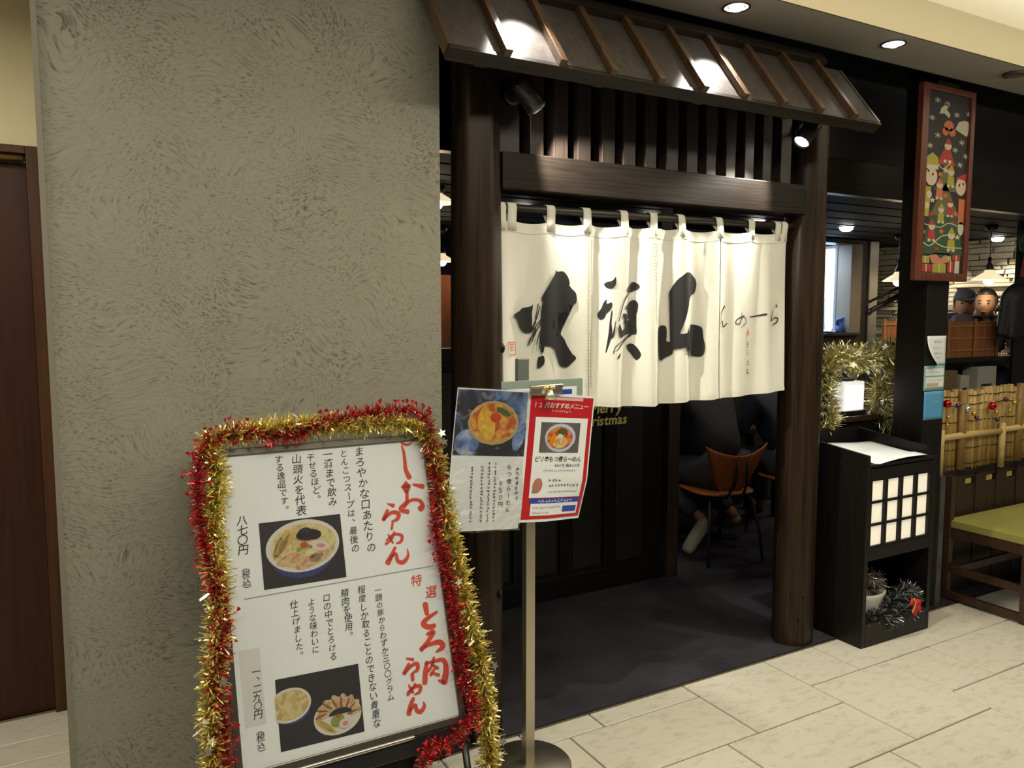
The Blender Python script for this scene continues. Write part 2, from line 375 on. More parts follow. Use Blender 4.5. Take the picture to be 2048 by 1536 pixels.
INK_C=[[(2262,1768),(2295,1769),(2319,1760),(2339,1741),(2344,1716),(2336,1683),(2314,1672),(2284,1643),(2280,1629),(2259,1611),(2246,1590),(2235,1572),(2226,1543),(2225,1515),(2257,1511),(2283,1519),(2297,1530),(2306,1544),(2325,1549),(2354,1544),(2369,1531),(2372,1491),(2377,1458),(2372,1425),(2358,1411),(2329,1415),(2300,1428),(2285,1440),(2247,1445),(2313,1445),(2312,1488),(2293,1481),(2266,1462),(2247,1453),(2210,1445),(2204,1427),(2178,1415),(2144,1406),(2135,1530),(2162,1546),(2180,1537),(2181,1497),(2177,1480),(2205,1479),(2209,1501),(2212,1536),(2204,1590),(2199,1636),(2195,1678),(2204,1699),(2226,1735),(2244,1753)]]
RIB_5=[[(1880,1607,4.3),(1875,1560,6.1),(1874,1516,11.0),(1861,1441,3.0)],[(1894,1566,2.4),(1883,1510,7.3),(1868,1491,3.0)],[(1974,1680,6.7),(1947,1648,4.9),(1928,1610,4.9),(1911,1566,4.3)],[(1977,1509,7.3),(1926,1471,5.5),(1899,1450,3.0)],[(1950,1496,3.7),(1895,1466,3.7),(1882,1438,2.4)],[(1921,1438,3.0),(1909,1424,8.5),(1900,1415,3.0)],[(1545,1633,4.3),(1540,1607,3.0),(1533,1580,4.3)],[(1552,1625,3.0),(1540,1586,4.3),(1523,1545,6.7)],[(1566,1586,5.5),(1545,1562,3.0),(1521,1533,2.4)],[(1556,1568,3.0),(1528,1515,4.9),(1516,1486,1.8)],[(1542,1562,2.7),(1513,1503,4.3),(1503,1477,2.4)],[(1563,1544,6.1),(1546,1515,3.7),(1535,1479,1.8)],[(1556,1515,5.5),(1549,1485,3.0),(1546,1461,1.5)],[(1532,1574,2.4),(1535,1556,1.8)],[(1535,1539,4.3),(1521,1509,2.4),(1508,1477,1.5)],[(1549,1476,3.0),(1554,1449,2.4)],[(1509,1506,1.8),(1499,1477,3.0)],[(1567,1491,3.7),(1558,1467,1.8),(1556,1434,1.5)],[(1532,1503,1.5),(1522,1468,1.2),(1516,1444,0.9)],[(1542,1497,1.2),(1532,1449,0.9)]]
RIB_6=[[(2514,1628,6.9),(2497,1600,4.9),(2486,1556,4.2),(2479,1531,3.1)],[(2485,1551,3.5),(2502,1562,4.9),(2509,1537,6.2),(2527,1553,3.5)],[(2597,1600,2.8),(2594,1574,3.5),(2585,1552,2.8)],[(2612,1587,4.9),(2571,1570,4.9),(2563,1552,4.2),(2583,1551,3.5),(2597,1574,3.5),(2616,1578,4.2),(2624,1555,3.5),(2593,1534,2.4)],[(2648,1580,4.2),(2696,1585,5.6),(2743,1593,6.9)],[(2813,1640,2.8),(2815,1627,9.0)],[(2785,1613,3.1),(2769,1565,4.9),(2798,1577,4.2),(2824,1573,6.2),(2815,1556,6.9),(2775,1543,3.1)],[(2637,1471,3.5),(2639,1460,2.8),(2638,1452,2.8)],[(2632,1460,2.1),(2646,1459,2.1)],[(2634,1447,2.8),(2645,1446,2.8)],[(2640,1429,2.1),(2641,1410,2.4)],[(2639,1385,3.1),(2646,1378,3.1)],[(2637,1369,2.8),(2649,1368,2.8)],[(2642,1380,2.1),(2641,1368,2.1)],[(2634,1346,2.4),(2647,1344,2.4)],[(2640,1347,2.1),(2640,1337,2.1)],[(2635,1330,4.2),(2645,1332,3.5),(2644,1322,3.1)]]
RIB_SEAL=[[(1408,1490,3.7),(1443,1490,3.7)],[(1446,1490,2.1),(1446,1446,2.1)],[(1410,1445,3.0),(1445,1444,3.0)],[(1408,1488,1.5),(1408,1447,1.5)],[(1416,1482,2.1),(1436,1481,2.1)],[(1415,1472,2.4),(1438,1472,2.4)],[(1420,1483,1.5),(1419,1461,1.5)],[(1433,1481,1.5),(1434,1461,1.5)],[(1418,1461,1.8),(1436,1461,1.8)],[(1426,1470,1.5),(1426,1454,1.5)]]
RIB_MARK=[[(2639,1527,3.5),(2638,1513,6.9),(2639,1495,4.2)],[(2631,1510,2.1),(2645,1509,2.1)]]
RED_TOP=[[(558,859,2.8),(569,846,7.4),(586,842,6.8),(601,850,3.4)],[(563,841,4.0),(567,820,7.9),(567,790,9.6),(566,762,11.3),(575,735,14.7)],[(561,726,2.8),(560,708,24.1),(558,693,14.2)],[(542,709,2.3),(558,708,11.3),(574,711,5.7)],[(561,696,9.6),(556,660,9.6)],[(558,662,8.5),(531,640,10.8),(555,628,13.0)],[(544,644,6.8),(569,663,8.5),(598,659,9.6),(606,642,13.0),(597,632,17.0)],[(584,712,5.7),(617,702,14.2)],[(490,662,2.8),(510,653,11.3)],[(489,642,8.5),(472,614,11.3)],[(473,617,8.5),(502,633,9.6),(523,626,11.3),(516,610,9.6),(498,605,4.5)],[(500,600,6.2),(494,581,6.2)],[(481,567,4.0),(486,554,6.2),(493,539,5.1)],[(502,573,5.1),(491,553,6.8),(469,539,6.8)],[(472,550,4.0),(499,565,6.8),(524,558,8.5),(520,541,7.9),(504,536,4.0)],[(498,525,7.4),(485,505,10.8),(468,482,15.3)],[(473,490,5.7),(497,506,7.9),(501,484,10.2),(518,477,11.3),(536,493,7.9),(537,516,2.3)]]
RED_BOT=[[(571,341,15.1),(573,310,11.8)],[(607,311,6.6),(569,295,11.8),(557,283,14.4),(573,271,13.1),(593,272,11.8)],[(564,251,7.9),(586,254,13.1),(563,229,11.1),(539,210,12.4)],[(540,212,7.9),(569,220,9.8),(602,220,13.8),(610,205,13.8),(587,194,5.9)],[(552,172,9.2),(543,142,13.8),(537,113,13.8)],[(546,167,6.6),(579,169,8.5),(607,165,11.8),(611,137,15.1),(599,102,18.3)],[(577,180,6.6),(567,159,8.5),(552,143,6.6)],[(567,162,5.9),(585,146,9.2)],[(577,150,6.6),(559,132,9.2)],[(564,137,5.9),(585,126,9.2)],[(582,111,5.9),(599,102,11.8)],[(489,195,5.2),(510,187,7.9)],[(495,178,8.5),(476,154,11.1)],[(478,155,7.2),(504,172,8.5),(521,172,10.5),(519,156,9.8),(502,150,5.2)],[(501,147,9.8),(500,130,9.8)],[(486,119,4.6),(491,105,7.2),(497,94,5.9)],[(507,118,5.9),(494,104,7.9),(478,92,7.9)],[(479,99,5.2),(502,109,7.9),(521,108,9.8),(517,93,9.2),(501,88,4.6)],[(495,79,9.8),(483,60,11.8),(475,39,13.8)],[(478,47,5.9),(498,59,8.5),(500,44,10.5),(513,37,11.1),(526,49,9.2),(525,62,3.3)]]
COLS=[('まろやかな口あたりの',421,845,422,524),('とんこつスープは、最後の',371,841,373,531),('一滴まで飲み',321,844,320,677),('干せるほど。',269,838,276,694),('山頭火を代表',226,839,223,661),('する逸品です。',173,840,179,673),('一頭の豚からわずか三〇〇グラム',427,415,426,90),('程度しか取ることのできない貴重な',377,426,375,28),('頬肉を使用。',325,425,327,285),('口の中でとろける',270,420,271,237),('ような味わいに',225,415,223,266),('仕上げました。',175,418,179,260),('八七〇円',54,677,50,571),('（税込）',52,543,53,464),('一、二九〇円',55,258,51,129),('（税込）',51,106,52,31)]
PH1=[(99, 651), (338, 649), (336, 461), (97, 463)]
PH2=[(103, 217), (341, 211), (337, 24), (101, 28)]
DIV=[(41, 447), (623, 451)]
TOKU=[(553, 415), (596, 373)]
GOLD_PATH=[(-75,5),(-71,78),(-68,203),(-45,328),(-30,485),(-26,663),(-5,803),(-22,887),(56,912),(187,923),(370,919),(550,909),(640,873),(670,751),(671,604),(686,474),(700,284),(718,128),(714,-50),(692,-203)]
RED_PATH=[(-44,-4),(-41,133),(-48,263),(-23,363),(-24,436),(-47,556),(-62,654),(-59,794),(-36,878),(43,922),(126,897),(228,894),(308,927),(438,946),(573,949),(646,911),(651,786),(649,655),(629,561),(642,449),(657,292),(651,142),(668,5),(603,-52),(511,-71),(484,-126)]
STARS=[(672,297),(741,-98),(726,-130),(-79,107),(-87,86),(687,862),(690,832),(-90,158),(-39,248),(752,121),(673,390)]
GARL=[(3521,975),(3505,1133),(3503,1308),(3611,1366),(3778,1334),(3924,1369),(4056,1374),(4050,1261),(3950,1180),(3976,1051),(4084,957),(4120,903)]
# ================================================================== THE SETTING
# ------------------------------------------------------------------ tiled corridor floor
fb = B(); fb.box(-2.2, -3.6, -0.06, 7.6, 5.2, -0.005)
floor = struct(fb.build('floor', M_GROUT))
MOD = 0.1622; X0, Y0 = 1.575, -0.112
occ = set()
def cells(r): return [(i, j) for i in range(r[0], r[0]+r[2]) for j in range(r[1], r[1]+r[3])]
# laid pattern seen in front of the entrance: column, row (counted from the door side), columns wide, rows deep
SEEN = [(0,1,4,2), (1,0,3,1), (-1,0,2,1), (4,0,3,3), (7,0,2,2), (9,0,4,2), (13,0,3,2), (3,3,4,2), (7,2,3,3), (10,2,2,2), (12,2,4,2),
        (6,5,4,2), (10,4,3,3), (1,3,2,2), (3,5,3,2), (-3,1,3,2), (-3,0,2,1), (-2,3,3,2), (13,4,4,2), (16,0,3,2), (16,2,3,2)]
rects = []
for r in SEEN:
    c = cells(r)
    if any(k in occ for k in c): continue
    occ.update(c); rects.append(r)
rt = random.Random(3)
for j in range(0, 14):
    for i in range(-18, 24):
        if (i, j) in occ: continue
        for (w, h) in rt.sample([(4,2), (3,2), (2,2), (3,3), (4,3), (2,1)], 6) + [(2,1), (1,2), (1,1)]:
            c = cells((i, j, w, h))
            if all(k not in occ for k in c): occ.update(c); rects.append((i, j, w, h)); break
for i in range(-18, -9):                                   # in the door recess
    for j in range(-7, 0):
        if (i, j) in occ: continue
        for (w, h) in rt.sample([(4,2), (3,2), (2,2), (3,3)], 4) + [(2,1), (1,1)]:
            c = cells((i, j, w, h))
            if all(k not in occ for k in c) and max(k[0] for k in c) < -9 and max(k[1] for k in c) < 0: occ.update(c); rects.append((i, j, w, h)); break
G = 0.0032
for (i, j, w, h) in rects:
    x0 = X0 + i*MOD + G; x1 = X0 + (i+w)*MOD - G
    ya = Y0 + MOD - j*MOD; y1 = ya - G; y0 = ya - h*MOD + G
    if j == 0: y1 = -0.006
    if j < 0 and y1 > 1.06: y1 = 1.06
    dz = rt.uniform(-0.0006, 0.0006); e = 0.003
    bd = B(); cx, cy = (x0+x1)/2, (y0+y1)/2
    vs = [(x0,y0,-.006),(x1,y0,-.006),(x1,y1,-.006),(x0,y1,-.006),(x0,y0,dz-e),(x1,y0,dz-e),(x1,y1,dz-e),(x0,y1,dz-e),
          (x0+e,y0+e,dz),(x1-e,y0+e,dz),(x1-e,y1-e,dz),(x0+e,y1-e,dz)]
    vs = [(a-cx, b-cy, c2) for a, b, c2 in vs]
    bd.add(vs, [(0,1,5,4),(1,2,6,5),(2,3,7,6),(3,0,4,7),(4,5,9,8),(5,6,10,9),(6,7,11,10),(7,4,8,11),(8,9,10,11)])
    o = bpy.data.objects.new('tile', bd.mesh('tile', M_TILE)); COL.objects.link(o); o.parent = floor; o.location = (cx, cy, 0)
# carpet of the restaurant with a metal edge strip
bd = B(); bd.grid(2, 2, lambda u, v: (1.0 + 6.3*u, 0.004 + 4.8*v, 0.004)); bd.box(1.0, 0.0, -0.005, 4.19, 0.004, 0.004)
tag(struct(bd.build('floor_carpet', M_CARPET)), 'dark purple-black carpet inside the entrance')
bd = B(); bd.box(1.12, -0.008, -0.004, 4.19, 0.003, 0.0065); struct(bd.build('trim_1', mat('edge_strip', (0.20,0.18,0.14), 0.35, 1.0)))

# ------------------------------------------------------------------ walls
bd = B(); bd.box(-0.052, 0.0, 0.0, 1.108, 0.30, 3.3)
struct(bd.build('wall_left', M_PLASTER))
bd = B(); bd.box(-0.060, -0.006, 0.0, -0.046, 0.02, 3.3); struct(bd.build('trim_2', mat('corner_bead', (0.20,0.185,0.145), 0.7)))
bd = B(); bd.box(-0.046, -0.012, 0.0, 1.108, 0.0, 0.165); struct(bd.build('baseboard_left', M_BLACKX))
# recess with a brown door beyond the plaster wall
bd = B(); bd.box(-2.0, 1.06, 2.225, 0.3, 1.2, 3.3); bd.box(-2.0, 1.12, 0, 0.3, 1.2, 2.3); struct(bd.build('wall_recess', M_CREAM))
bd = B(); bd.box(-0.052, 0.30, 0.0, 0.05, 1.06, 3.3); struct(bd.build('wall_return', M_CREAM))
d1 = thing('door_1', None, None, (-0.6, 1.08, 0)); struct(d1); d1['label'] = 'dark reddish-brown wooden door left of the plaster wall'
bd = B(); bd.box(-1.15, 1.085, 0.0, -0.125, 1.115, 2.165); bd.build('door_leaf', M_DOOR, d1, bevel=.003)
bd = B(); bd.box(-0.125, 1.045, 0.0, -0.062, 1.12, 2.225); bd.build('door_jamb', M_DOORF, d1, bevel=.004)
bd = B(); bd.box(-1.2, 1.045, 2.195, -0.125, 1.12, 2.225); bd.build('door_head', M_DOORF, d1, bevel=.003)
bd = B(); bd.tube([(-1.15, 1.05, 2.176), (-0.135, 1.05, 2.176)], 0.014, 12); bd.build('door_rail', mat('rail_bronze', (0.30,0.20,0.09), 0.35, 1.0), d1, smooth=True)
bd = B(); bd.box(-0.085, 1.03, 0, -0.055, 1.06, 2.225); bd.build('door_stop', M_DOORF, d1, bevel=.003)

# ------------------------------------------------------------------ ceilings
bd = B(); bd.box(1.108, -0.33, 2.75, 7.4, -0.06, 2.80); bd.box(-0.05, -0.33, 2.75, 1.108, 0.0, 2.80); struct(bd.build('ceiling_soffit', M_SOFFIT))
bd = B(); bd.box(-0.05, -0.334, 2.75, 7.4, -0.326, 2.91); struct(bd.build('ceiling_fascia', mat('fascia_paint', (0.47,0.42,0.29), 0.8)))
bd = B(); bd.box(-2.2, -3.6, 2.91, 7.6, -0.33, 2.96); bd.box(-2.2, -0.33, 3.12, 1.1, 1.2, 3.18); struct(bd.build('ceiling', mat('ceiling_paint', (0.92,0.88,0.74), 0.85)))
# black void above the shop front
bd = B(); bd.box(1.1, 0.42, 2.30, 7.5, 0.46, 3.2); struct(bd.build('wall_bulkhead', mat('bulkhead_black', (0.009,0.009,0.012), 0.7)))
bd = B(); bd.box(1.1, -0.06, 3.0, 7.5, 5.2, 3.05); struct(bd.build('ceiling_void', M_BLACK))
bd = B(); bd.box(1.108, -0.062, 2.75, 7.4, -0.055, 3.0); struct(bd.build('wall_void', M_BLACK))
# interior ceiling of dark planks
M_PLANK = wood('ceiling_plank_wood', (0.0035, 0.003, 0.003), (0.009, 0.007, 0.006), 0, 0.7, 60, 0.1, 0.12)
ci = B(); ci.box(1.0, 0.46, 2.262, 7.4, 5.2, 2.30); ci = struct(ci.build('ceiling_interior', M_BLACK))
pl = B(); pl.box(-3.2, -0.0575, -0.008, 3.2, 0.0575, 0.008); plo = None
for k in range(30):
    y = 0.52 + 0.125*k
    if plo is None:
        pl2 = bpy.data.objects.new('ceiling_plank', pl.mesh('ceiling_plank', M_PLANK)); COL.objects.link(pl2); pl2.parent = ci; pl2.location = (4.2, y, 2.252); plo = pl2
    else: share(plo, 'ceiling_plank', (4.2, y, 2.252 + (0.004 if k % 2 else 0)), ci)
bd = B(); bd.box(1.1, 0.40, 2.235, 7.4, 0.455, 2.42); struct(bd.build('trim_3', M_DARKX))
# far shell of the dining room
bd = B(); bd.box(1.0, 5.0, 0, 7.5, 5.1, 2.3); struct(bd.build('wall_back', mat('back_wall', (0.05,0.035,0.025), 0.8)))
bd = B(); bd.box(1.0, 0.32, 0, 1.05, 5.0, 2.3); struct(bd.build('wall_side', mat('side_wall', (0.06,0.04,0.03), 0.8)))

# ------------------------------------------------------------------ recessed downlights of the soffit
M_TRIM = mat('lamp_trim', (0.02,0.02,0.02), 0.4); M_REFL = mat('lamp_reflector', (0.9,0.9,0.9), 0.25, emit=(1.0,0.97,0.92), es=1.6)
def downlight(x, y, z, label, r=0.045, group=None, col=NEUT, glow=None, power=40, ang=52, tgt=None, blend=0.5, drop=0.0):
    t = thing('recessed_downlight', label, 'downlight', (x, y, z), group)
    bd = B(); bd.lathe([(r*1.18, 0.0005), (r*1.18, -0.004), (r, -0.004), (r, 0.0005)], (x, y, z), 28, None, False); bd.build('trim_ring', M_TRIM, t, True)
    bd = B(); bd.lathe([(r, -0.002), (r*0.75, -0.0002)], (x, y, z), 28); bd.f = bd.f[:28]; bd.build('reflector', M_REFL, t, True)
    bd = B(); k = 1.0 + drop*25; bd.lathe([(0.0, -0.016-drop), (r*0.35*k, -0.014-drop), (r*0.56*k, -0.006-drop*.7), (r*0.58*k, 0.0)], (x, y, z), 20); bd.build('bulb', glow or M_GLOW, t, True)
    spot_light('downlight_beam', (x, y, z-0.025-drop*1.5), tgt or (x, y-0.02, 0), power, ang, blend, col, 0.012)
    return t
downlight(1.355, -0.205, 2.75, 'round recessed downlight above the left end of the small roof', power=56, ang=57, blend=0.8, tgt=(1.315, -0.235, 2.4))
downlight(2.244, -0.205, 2.75, 'round recessed downlight in the soffit, nearer the plaster wall', power=56, ang=57, blend=0.8, tgt=(2.13, -0.235, 2.4))
downlight(3.133, -0.235, 2.75, 'round recessed downlight in the soffit near the christmas poster', power=70, ang=46)
bd = B(); bd.lathe([(0.05, 0.0), (0.05, -0.012), (0.03, -0.018)], (4.02, -0.255, 2.75), 20)
tag(bd.build('ceiling_speaker', mat('speaker_dark', (0.04,0.03,0.03), 0.5)), 'dark round ceiling fitting at the right end of the soffit', 'ceiling fitting')
# interior downlights; the last two are added out of sight to brighten the stone
for (x, y, lab) in ((2.42, 1.71, 'lit downlight in the dark plank ceiling above the left half of the white curtain'),
                    (3.36, 1.66, 'lit downlight in the dark plank ceiling above the middle of the white curtain'),
                    (4.18, 1.51, 'lit downlight in the dark plank ceiling above the right end of the white curtain'),
                    (5.07, 1.48, 'lit downlight in the dark plank ceiling right of the round post'),
                    (6.93, 2.02, 'added unseen downlight brightening the stone wall behind the christmas poster'),
                    (6.93, 1.42, 'added unseen downlight brightening the stone wall above the far diners')):
    downlight(x, y, 2.238, lab, r=0.055, group=None, col=(1.0,0.92,0.76), glow=M_GLOW, power=9 if x < 6 else 32, ang=80 if x < 6 else 118, drop=0.02)

# ================================================================== SHOP FRONT
# ------------------------------------------------------------------ round log posts
def log_post(name, label, cx, cy, r0, r1, h, seed, knots):
    rr = random.Random(seed); ph = [rr.uniform(0, 6.28) for _ in range(6)]
    def fn(u, v):
        a = 2*PI*u; z = h*v; r = r0 + (r1-r0)*v
        r += 0.0035*math.sin(3*a+ph[0]+z*0.9) + 0.0025*math.sin(5*a+ph[1]-z*1.7) + 0.003*math.sin(z*2.3+ph[2]) + 0.0012*math.sin(9*a+ph[3])
        return (cx + r*math.cos(a), cy + r*math.sin(a), z)
    t = thing(name, label, 'post', (cx, cy, 0))
    bd = B(); bd.grid(40, 36, fn); bd.build('trunk', M_POST, t, True)
    for (a, z, s) in knots:
        p = (cx + (r0-0.004)*math.cos(a), cy + (r0-0.004)*math.sin(a), z); bd = B(); bd.sphere(p, 0.013*s, 0.013*s, 0.02*s, 10, 6)
        bd.build('knot', M_BLACKW, t, True)
    bd = B(); bd.lathe([(r1*0.9, h-0.001), (r1*0.9, h+0.002)], (cx, cy, 0), 20); bd.build('top_cut', M_BLACKW, t)
    return t
lp = log_post('log_post', 'round dark log post beside the plaster wall', 1.292, 0.10, 0.098, 0.088, 2.55, 1, [(-0.6, 1.47, 1.0), (-0.9, 0.55, .8)])
rp = log_post('log_post', 'round dark log post between the curtain and the lantern stand', 3.018, 0.105, 0.099, 0.089, 2.50, 5, [(-1.3, 1.75, .5), (-1.9, 0.25, .6), (-2.1, 0.14, .6)])
bd = B(); bd.tube([(3.118, 0.078, 0.0), (3.118, 0.078, 2.5)], 0.007, 10)
tag(bd.build('conduit_pipe', mat('conduit', (0.22,0.18,0.11), 0.4), None, True), 'thin vertical conduit pipe along the right log post', 'pipe')
# ------------------------------------------------------------------ lintel beam and slats
bd = B(); bd.box(1.375, 0.045, 2.045, 2.985, 0.165, 2.178)
tag(bd.build('lintel_beam', M_DARKX, None, bevel=.004), 'dark brown lintel beam above the white curtain', 'beam')
SL = [(1.377,1.468), (1.510,1.572), (1.613,1.680), (1.722,1.786), (1.836,1.901), (1.940,2.003), (2.050,2.109), (2.160,2.224), (2.268,2.330), (2.376,2.433), (2.488,2.546), (2.598,2.656), (2.708,2.762), (2.820,2.890)]
lat = thing('slat_screen', 'screen of upright dark wooden slats between beam and roof', 'slat screen', (2.1, 0.1, 2.178))
for (a, b2) in SL:
    bd = B(); bd.box(a, 0.08, 2.178, b2-0.004, 0.135, 2.60); bd.build('slat', M_SLAT, lat, bevel=.002)
bd = B(); bd.box(1.39, 0.07, 2.58, 2.92, 0.15, 2.61); bd.build('top_rail', M_DARKX, lat)
# ------------------------------------------------------------------ small pent roof
RX0, RX1, EY, EZ, TY, TZ = 1.030, 3.018, -0.262, 2.402, -0.055, 2.668
rv = Vector((0, TY-EY, TZ-EZ)); rl = rv.length; rv.normalize(); rn = Vector((0, -rv.z, rv.y))
roof = thing('entrance_roof', 'small sloping board roof with dark battens over the entrance', 'roof', (2.03, -0.1, 2.4))
seams = [1.219, 1.423, 1.624, 1.827, 2.031, 2.232, 2.437, 2.645, 2.850]
edges = [RX0] + seams + [RX1]
def rp3(x, s, d): p = Vector((x, EY, EZ)) + rv*s + rn*d; return tuple(p)
for a, b2 in zip(edges[:-1], edges[1:]):
    bd = B(); bd.prism([(a+.001, 0.0), (b2-.001, 0.0), (b2-.001, rl), (a+.001, rl)], rp3, -0.012, 0.0); bd.build('roof_board', M_ROOFB, roof)
for x in seams:
    bd = B(); bd.prism([(x-.013, -0.012), (x+.013, -0.012), (x+.013, rl), (x-.013, rl)], rp3, 0.0, 0.026); bd.build('batten', M_BATTEN, roof, bevel=.002)
bd = B(); bd.prism([(RX0-.008, -0.016), (RX1+.008, -0.016), (RX1+.008, 0.004), (RX0-.008, 0.004)], rp3, -0.045, 0.002); bd.build('eave_board', M_FASCIA, roof, bevel=.002)
for x in (RX0-.01, RX1-.004):
    bd = B(); bd.prism([(x, 0.0), (x+.014, 0.0), (x+.014, rl), (x, rl)], rp3, -0.04, 0.004); bd.build('barge_board', M_BATTEN if x < 2 else M_ROOFB, roof)
bd = B(); bd.prism([(RX0-.008, rl), (RX1-.10, rl), (RX1-.10, rl+.05), (RX0-.008, rl+.05)], rp3, -0.04, 0.03); bd.build('ridge_board', M_FASCIA, roof, bevel=.003)
for x in (1.15, 1.6, 2.05, 2.5, 2.95):
    bd = B(); bd.prism([(x-.02, 0.0), (x+.02, 0.0), (x+.02, rl), (x-.02, rl)], rp3, -0.06, -0.012); bd.build('rafter', M_BLACKW, roof)
bd = B(); bd.box(RX0+.04, -0.055, 2.61, RX1-.04, 0.16, 2.66); bd.build('wall_plate', M_BLACKX, roof)
# ------------------------------------------------------------------ two spot lamps under the eave
def spot_lamp(label, mount, head, aim, L, r, power, ang, lit):
    t = thing('spot_lamp', label, 'spotlight', mount)
    mount, head, aim = Vector(mount), Vector(head), Vector(aim); d = (aim-head).normalized(); q = d.to_track_quat('Z', 'Y').to_matrix()
    bd = B(); bd.lathe([(0.04, 0.0), (0.04, 0.018), (0.03, 0.024)], mount, 24, Vector((0,-1,0)).to_track_quat('Z', 'Y').to_matrix()); bd.build('mounting_plate', M_BLACKM, t, True)
    mid = head - d*L*0.45
    bd = B(); bd.tube([mount + Vector((0,-0.02,0)), mount + Vector((0,-0.05,0.0)), mid], 0.009, 8); bd.build('arm', M_BLACKM, t, True)
    bd = B(); bd.lathe([(0.0, -L), (r*0.9, -L), (r, -L*0.95), (r, 0.0), (r*0.93, 0.0), (r*0.9, -0.012), (0.0, -0.012)], head, 28, q)
    can = bd.build('lamp_can', mat('can_black', (0.03,0.028,0.026), 0.3, 0.4), t, True)
    bd = B(); bd.lathe([(r*1.01, -0.004), (r*1.02, 0.001), (r*0.93, 0.001)], head, 28, q, False); bd.build('rim', mat('rim_chrome', (0.7,0.7,0.7), 0.2, 1.0), can, True)
    bd = B(); bd.lathe([(0.0, -0.006), (r*0.9, -0.008)], head, 28, q); bd.build('lens', lit, can, True)
    spot_light('spot_lamp_beam', tuple(head + d*0.012), tuple(aim), power, ang, 0.6, (1.0, 0.92, 0.77), 0.014)
    return t
spot_lamp('black can spotlight by the left log post, seen from the side', (1.425, 0.078, 2.385), (1.462, -0.045, 2.318), (2.35, 0.16, 1.50), 0.115, 0.038, 74, 70, M_GLOW)
spot_lamp('black can spotlight by the right log post with its glowing face showing', (2.93, 0.078, 2.42), (2.785, -0.060, 2.332), (2.05, -0.02, 1.45), 0.115, 0.036, 74, 74, M_GLOW)

# ------------------------------------------------------------------ noren curtain
bd = B(); bd.tube([(1.34, 0.10, 1.985), (2.93, 0.10, 1.995)], 0.0165, 16)
tag(bd.build('curtain_rod', mat('rod_dark', (0.022,0.018,0.014), 0.4), None, True), 'dark round curtain rod between the two log posts', 'rod')
def sm(a, b2, x): t = max(0.0, min(1.0, (x-a)/(b2-a))); return t*t*(3-2*t)
def NF(x, z):
    t = max(0.0, min(1.0, (1.94-z)/0.70))
    A = 0.005 + 0.017*sm(1.70, 1.86, x)*(1-sm(2.46, 2.60, x)) + 0.006*sm(2.50, 2.62, x)*(1-sm(2.72, 2.85, x))
    y = 0.088 - 0.020*t*t
    y += A*(0.35+0.65*math.sqrt(t))*math.sin(2*PI*(x-1.795)/0.172 + 0.9*t)
    y += 0.22*A*math.sin(2*PI*(x-1.6)/0.097 - 1.7*t) + 0.0035*math.sin(7*x+6*z) * t
    y += 0.006*math.sin(2*PI*(x-1.40)/0.36)*t
    return y
noren = thing('noren_curtain', 'white cotton shop curtain with large black brush lettering', 'curtain', (2.13, 0.09, 1.985))
TABS = [1.389, 1.434, 1.603, 1.768, 1.948, 2.098, 2.246, 2.460, 2.652, 2.818, 2.861]
def topz(x):
    d = min(abs(x-t) for t in TABS); near = [t for t in TABS if t <= x], [t for t in TABS if t > x]
    a = near[0][-1] if near[0] else TABS[0]; b2 = near[1][0] if near[1] else TABS[-1]
    s = 0 if b2 <= a else math.sin(PI*(x-a)/(b2-a))*0.055*(b2-a)
    return 1.938 + 0.022*(x-1.4)/1.48 - s
PAN = [(1.382, 1.786, 1.255, 1.245, 0.000), (1.780, 2.140, 1.226, 1.212, -0.004), (2.132, 2.478, 1.216, 1.226, 0.001), (2.468, 2.878, 1.222, 1.240, -0.003)]
for (a, b2, za, zb, dy) in PAN:
    def fn(u, v, a=a, b2=b2, za=za, zb=zb, dy=dy):
        x = a + (b2-a)*u; zt = topz(x); z0 = za + (zb-za)*u; z = zt + (z0-zt)*v
        return (x - 0.006*v*math.sin(PI*u), NF(x, z) + dy, z)
    bd = B(); bd.grid(48, 44, fn); p = bd.build('panel', M_CLOTH, noren, True, fixn=False)
    md = p.modifiers.new('solid', 'SOLIDIFY'); md.thickness = 0.0014; md.offset = 1
    bd = B(); bd.grid(48, 2, lambda u, v, fn=fn: (lambda q: (q[0], q[1]-0.0016, q[2]-0.001))(fn(u, v*0.055))); bd.build('top_hem', M_CLOTH2, noren, True, fixn=False)
    bd = B(); bd.grid(48, 1, lambda u, v, fn=fn: (lambda q: (q[0], q[1]-0.0012, q[2]))(fn(u, 0.972+v*0.028))); bd.build('bottom_hem', M_CLOTH2, noren, True, fixn=False)
for x in TABS:
    z0 = topz(x); zr = 1.985 + 0.01*(x-1.34)/1.59; prof = []
    yf = NF(x, z0-0.03) - 0.004
    prof.append((yf, z0-0.035)); prof.append((NF(x, z0)-0.004, z0))
    for k in range(9):
        an = PI - PI*k/8 ; prof.append((0.10 + 0.0200*math.cos(an), zr + 0.0200*math.sin(an)))
    prof.append((NF(x, z0)+0.006, z0)); 
    bd = B(); w = 0.0185
    bd.grid(2, len(prof)-1, lambda u, v, x=x, prof=prof, w=w: (x + (u-0.5)*2*w + (0.004 if v < 0.12 else 0.0) * 0, prof[round(v*(len(prof)-1))][0], prof[round(v*(len(prof)-1))][1]))
    o = bd.build('tab', M_CLOTH2, noren, True, fixn=False); md = o.modifiers.new('solid', 'SOLIDIFY'); md.thickness = 0.0016; md.offset = 0
M_STITCH = mat('seam_thread', (0.60, 0.54, 0.40), 0.9)
